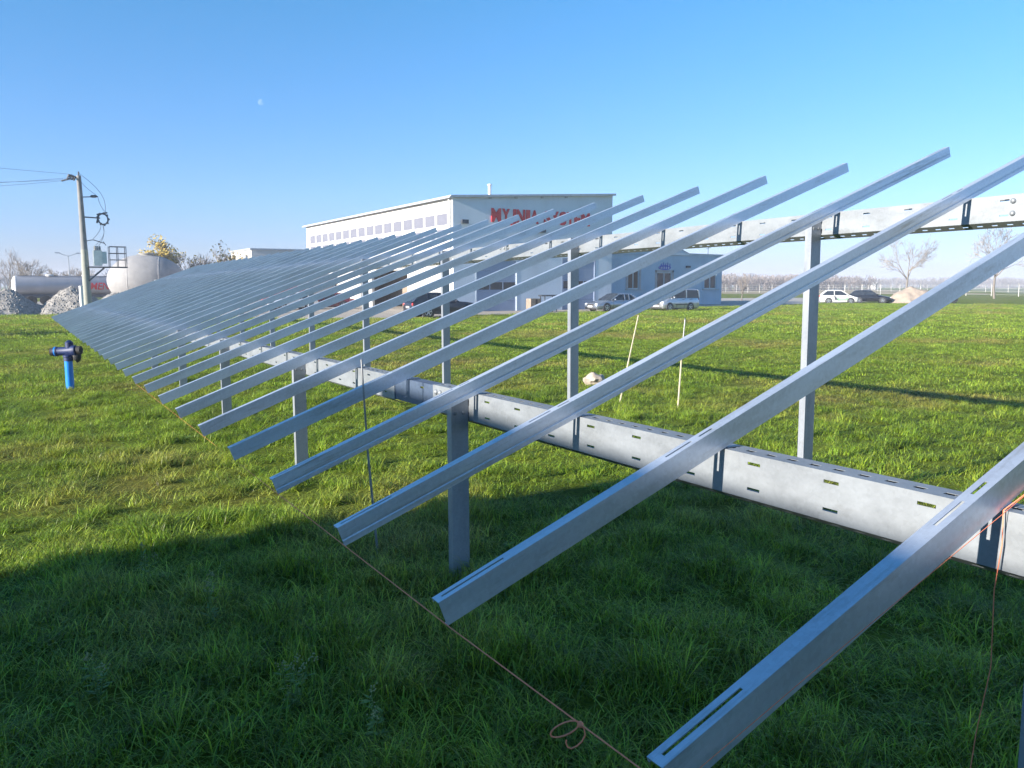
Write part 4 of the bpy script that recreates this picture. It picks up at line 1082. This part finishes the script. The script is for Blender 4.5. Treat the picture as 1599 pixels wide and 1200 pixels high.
def clump_mesh(seed, nb, rad, hmin, hmax, wid, lean, straw=.05):
    r = random.Random(seed); vs = []; fs = []; tone = []
    for i in range(nb):
        a = r.uniform(0, 2 * pi); q = rad * sqrt(r.random()); bx_, by = q * cos(a), q * sin(a)
        h_ = r.uniform(hmin, hmax); th = r.uniform(0, 2 * pi); ln = lean * r.uniform(.3, 1.3) * h_
        dx, dy = cos(th), sin(th); w = wid * r.uniform(.7, 1.25); sx, sy = -dy * w, dx * w
        o = len(vs); drop = r.uniform(0, .35)
        for fz, fl, fwd in ((0, 0, 1), (.45, .22, .9), (.85, .62, .55)):
            z = h_ * fz; lx = ln * fl
            vs.append((bx_ + dx * lx + sx * fwd, by + dy * lx + sy * fwd, z)); vs.append((bx_ + dx * lx - sx * fwd, by + dy * lx - sy * fwd, z))
        vs.append((bx_ + dx * ln * 1.1, by + dy * ln * 1.1, h_ * (1 - drop * .6)))
        fs += [(o, o + 1, o + 3, o + 2), (o + 2, o + 3, o + 5, o + 4), (o + 4, o + 5, o + 6)]
        if r.random() < straw: c = (1.25, 1.05, 1.2)
        else: g = r.choice((r.uniform(.4, .7), r.uniform(.8, 1.4), r.uniform(1.0, 1.75))); c = (g * r.uniform(.85, 1.2), g, g * r.uniform(.7, 1.3))
        tone += [c] * 7
    me = bpy.data.meshes.new('clump'); me.from_pydata(vs, [], fs); me.materials.append(BLADE)
    at = me.attributes.new('tone', 'FLOAT_COLOR', 'POINT')
    at.data.foreach_set('color', [x for c in tone for x in (c[0], c[1], c[2], 1)])
    return me
def rosette_mesh(seed, nl, ln, wd, stalk=False):
    r = random.Random(seed); vs = []; fs = []; tone = []
    for i in range(nl):
        a = r.uniform(0, 2 * pi); l_ = ln * r.uniform(.5, 1.2); dx, dy = cos(a), sin(a); w = wd * r.uniform(.7, 1.2); o = len(vs)
        up = r.uniform(.9, 1.6) if stalk else r.uniform(.15, .7)
        for f, wk, zz in ((0, .25, 0), (.35, 1, .35), (.75, .9, .6)):
            x, y, z = dx * l_ * f * (.35 if stalk else 1), dy * l_ * f * (.35 if stalk else 1), l_ * up * zz
            vs += [(x - dy * w * wk, y + dx * w * wk, z), (x + dy * w * wk, y - dx * w * wk, z)]
        vs.append((dx * l_ * (.5 if stalk else 1), dy * l_ * (.5 if stalk else 1), l_ * up * .66))
        fs += [(o, o + 1, o + 3, o + 2), (o + 2, o + 3, o + 5, o + 4), (o + 4, o + 5, o + 6)]
        c = (1.5, 1.15, 1.8) if stalk else (r.uniform(.7, 1.1), r.uniform(.8, 1.2), r.uniform(.9, 1.8))
        tone += [c] * 7
    me = bpy.data.meshes.new('weed_clump'); me.from_pydata(vs, [], fs); me.materials.append(BLADE)
    at = me.attributes.new('tone', 'FLOAT_COLOR', 'POINT'); at.data.foreach_set('color', [x for c in tone for x in (c[0], c[1], c[2], 1)])
    return me
def clump_collection(name, specs):
    c = bpy.data.collections.new(name)
    for i, s in enumerate(specs):
        me = rosette_mesh(*s[1:]) if s[0] == 'w' else clump_mesh(*s)
        o = bpy.data.objects.new(name + '_%02d' % i, me); c.objects.link(o)
    return c
def scatter(name, pts, rot, scl, idx, coll):
    me = bpy.data.meshes.new(name); n = len(pts)
    me.vertices.add(n); me.vertices.foreach_set('co', np.asarray(pts, np.float32).ravel())
    a = me.attributes.new('rot', 'FLOAT_VECTOR', 'POINT'); a.data.foreach_set('vector', np.asarray(rot, np.float32).ravel())
    a = me.attributes.new('scl', 'FLOAT_VECTOR', 'POINT'); a.data.foreach_set('vector', np.asarray(scl, np.float32).ravel())
    a = me.attributes.new('idx', 'INT', 'POINT'); a.data.foreach_set('value', np.asarray(idx, np.int32))
    o = link(name, me)
    ng = bpy.data.node_groups.new(name, 'GeometryNodeTree')
    ng.interface.new_socket('Geometry', in_out='INPUT', socket_type='NodeSocketGeometry'); ng.interface.new_socket('Geometry', in_out='OUTPUT', socket_type='NodeSocketGeometry')
    N, Lk = ng.nodes, ng.links
    gi, go = N.new('NodeGroupInput'), N.new('NodeGroupOutput')
    ip = N.new('GeometryNodeInstanceOnPoints'); ci = N.new('GeometryNodeCollectionInfo')
    ci.inputs['Collection'].default_value = coll; ci.inputs['Separate Children'].default_value = True; ci.inputs['Reset Children'].default_value = True
    def att(nm, ty):
        x = N.new('GeometryNodeInputNamedAttribute'); x.data_type = ty; x.inputs['Name'].default_value = nm; return x.outputs['Attribute']
    Lk.new(gi.outputs[0], ip.inputs['Points']); Lk.new(ci.outputs[0], ip.inputs['Instance']); ip.inputs['Pick Instance'].default_value = True
    Lk.new(att('idx', 'INT'), ip.inputs['Instance Index']); Lk.new(att('rot', 'FLOAT_VECTOR'), ip.inputs['Rotation']); Lk.new(att('scl', 'FLOAT_VECTOR'), ip.inputs['Scale'])
    Lk.new(ip.outputs[0], go.inputs[0])
    md = o.modifiers.new('scatter', 'NODES'); md.node_group = ng
    return o
rng = np.random.default_rng(4)
near_c = clump_collection('near_clump', [(i, 46, .16, .05, .17, .0028, .9) for i in range(5)] + [(10 + i, 60, .10, .10, .24, .0030, .8) for i in range(3)] + [('w', 1, 11, .10, .014), ('w', 2, 9, .07, .018), ('w', 3, 14, .06, .010), ('w', 4, 5, .26, .0016, True), ('w', 5, 7, .20, .0014, True)])
mid_c = clump_collection('mid_clump', [(30 + i, 60, .28, .05, .15, .0048, .9) for i in range(4)])
far_c = clump_collection('far_clump', [(50 + i, 90, .65, .05, .14, .010, .9) for i in range(4)])
def ring_points(r0, r1, dens, az0=-14, az1=76):
    """random points in a sector round the viewer; azimuth measured from +Y towards +X"""
    area = .5 * (r1 ** 2 - r0 ** 2) * radians(az1 - az0); n = int(area * dens)
    r = np.sqrt(rng.uniform(r0 ** 2, r1 ** 2, n)); a = np.radians(rng.uniform(az0, az1, n))
    return np.stack([r * np.sin(a), r * np.cos(a), np.zeros(n)], 1)
def patchy(p, f, seed=0.0):
    return np.array([mnoise.noise(Vector((x * f + seed, y * f, seed))) for x, y, _ in p])
def in_yard(p):
    x, y = p[:, 0], p[:, 1]
    lim = np.interp(x, [-30, 0, 8, 13, 15, 21, 28, 34, 40, 46, 56, 60, 70, 83, 95, 106], [82, 78, 66, 53, 49.2, 48.2, 49.5, 50.6, 51.5, 54, 58.2, 56.5, 58.6, 64, 66.5, 72])
    return (y > lim - .15) & (x < 112) & (y < 130)
def lay(name, p, coll, nidx, hs, tall=None, label=None, tuft=2.0, weeds=0.0):
    p = p[~in_yard(p)]
    k = patchy(p, tuft); keep = (k > -.18) | (rng.random(len(p)) < .45); p = p[keep]; k = k[keep]
    n = len(p); k2 = patchy(p, .28, 5.0)
    sc_ = hs * (1 + .95 * k + .35 * k2) * rng.uniform(.75, 1.25, n)
    idx = rng.integers(0, nidx, n)
    if tall is not None:
        tallm = (k > .12) & (rng.random(n) < .5); idx = np.where(tallm, rng.integers(nidx, nidx + tall, n), idx)
    if tall is not None and weeds:
        wm = (rng.random(n) < weeds * np.clip(.6 + 1.8 * k2, .1, 2)); idx = np.where(wm, rng.integers(nidx + tall, nidx + tall + 5, n), idx)
    rot = np.stack([rng.normal(0, .10, n), rng.normal(0, .10, n), rng.uniform(0, 6.28, n)], 1)
    xy = rng.uniform(.85, 1.2, n); scl = np.stack([xy, xy, np.clip(sc_, .3, 2.2)], 1)
    o = scatter(name, p, rot, scl, idx, coll); tag(o, label, 'grass', kind='stuff'); return o
lay('grass', ring_points(.8, 7.5, 110, -30, 92), near_c, 5, .54, 3, 'long tufted grass in the shaded foreground', 2.0, .10)
lay('grass', ring_points(7.5, 17, 38), near_c, 5, .40, 3, 'sunlit grass under and beside the frame', 2.0, .04)
lay('grass', ring_points(17, 36, 16), mid_c, 4, .42, None, 'bright field grass behind the frame', 1.2)
lay('grass', ring_points(36, 100, 3.6), far_c, 4, .55, None, 'short field grass reaching to the yard and road', .6)

# a few tall weeds in the foreground
def weed(label, loc, hgt, seed, m_leaf, m_head, nst=4):
    r = random.Random(seed); t = thing('weed_plant', label, 'weed', loc)
    sm, lm, hm = MB(), MB(), MB()
    for q in range(nst):
        d = Vector((r.uniform(-.35, .35), r.uniform(-.35, .35), 1)).normalized(); h_ = hgt * r.uniform(.6, 1.0)
        pts = [d * (h_ * i / 5) + Vector((r.uniform(-.01, .01), r.uniform(-.01, .01), 0)) for i in range(6)]
        sm.tube(pts, [.003] * 5 + [.0015], 5)
        for i in range(14):
            p = d * h_ * r.uniform(.1, .85); a = r.uniform(0, 6.28); s = r.uniform(.012, .032)
            dv = Vector((cos(a), sin(a), r.uniform(-.1, .5))).normalized(); sv = dv.cross(Vector((0, 0, 1))).normalized()
            lm.add([p, p + dv * s + sv * s * .3, p + dv * s * 2.2, p + dv * s - sv * s * .3], [(0, 1, 2, 3)])
        for i in range(12):
            p = d * h_ + Vector((r.gauss(0, .012), r.gauss(0, .012), r.gauss(0, .012))); s = .0055
            hm.add([p + Vector((s, 0, 0)), p + Vector((0, s, 0)), p + Vector((-s, 0, 0)), p + Vector((0, -s, 0)), p + Vector((0, 0, s)), p - Vector((0, 0, s))], [(0, 1, 4), (1, 2, 4), (2, 3, 4), (3, 0, 4), (1, 0, 5), (2, 1, 5), (3, 2, 5), (0, 3, 5)])
    sm.build('stem', m_leaf, t); lm.build('leaf', m_leaf, t); hm.build('flower_head', m_head, t)
WG = mat('weed_green', (0.10, 0.17, 0.03), .7, var=.3, scale=20); WH = mat('weed_head', (0.26, 0.28, 0.12), .8, var=.2, scale=20)
weed('leafy weed with pale heads in the shaded grass at the bottom left of centre', (1.01, 3.72, 0), .36, 3, WG, WH, 5)
weed('tall thin weed in the middle of the shaded grass on the left', (0.86, 4.95, 0), .36, 5, WG, WH, 3)
weed('weed with pale seed heads just inside the shade edge on the left', (0.62, 5.9, 0), .34, 9, WG, WH, 3)
weed('straggly weed near the left corner of the shaded foreground', (0.22, 4.3, 0), .30, 13, WG, WH, 3)
weed('weed standing left of the nearest rail end', (1.25, 3.25, 0), .26, 17, WG, WH, 3)

# ------------------------------------------------------------------ thin autumn haze, one closed box of even air
hm_, nt, b = newmat('haze_air')
nt.nodes.remove(b)
pv = nt.nodes.new('ShaderNodeVolumePrincipled'); pv.inputs['Color'].default_value = (.80, .86, 1, 1); pv.inputs['Density'].default_value = 0.00075; pv.inputs['Anisotropy'].default_value = 0.0
nt.links.new(pv.outputs[0], nt.nodes['Material Output'].inputs['Volume'])
mb = MB(); mb.box((-1400, -1400, -1.2), (1400, 1400, 16)); tag(mb.build('haze', hm_), kind='stuff')
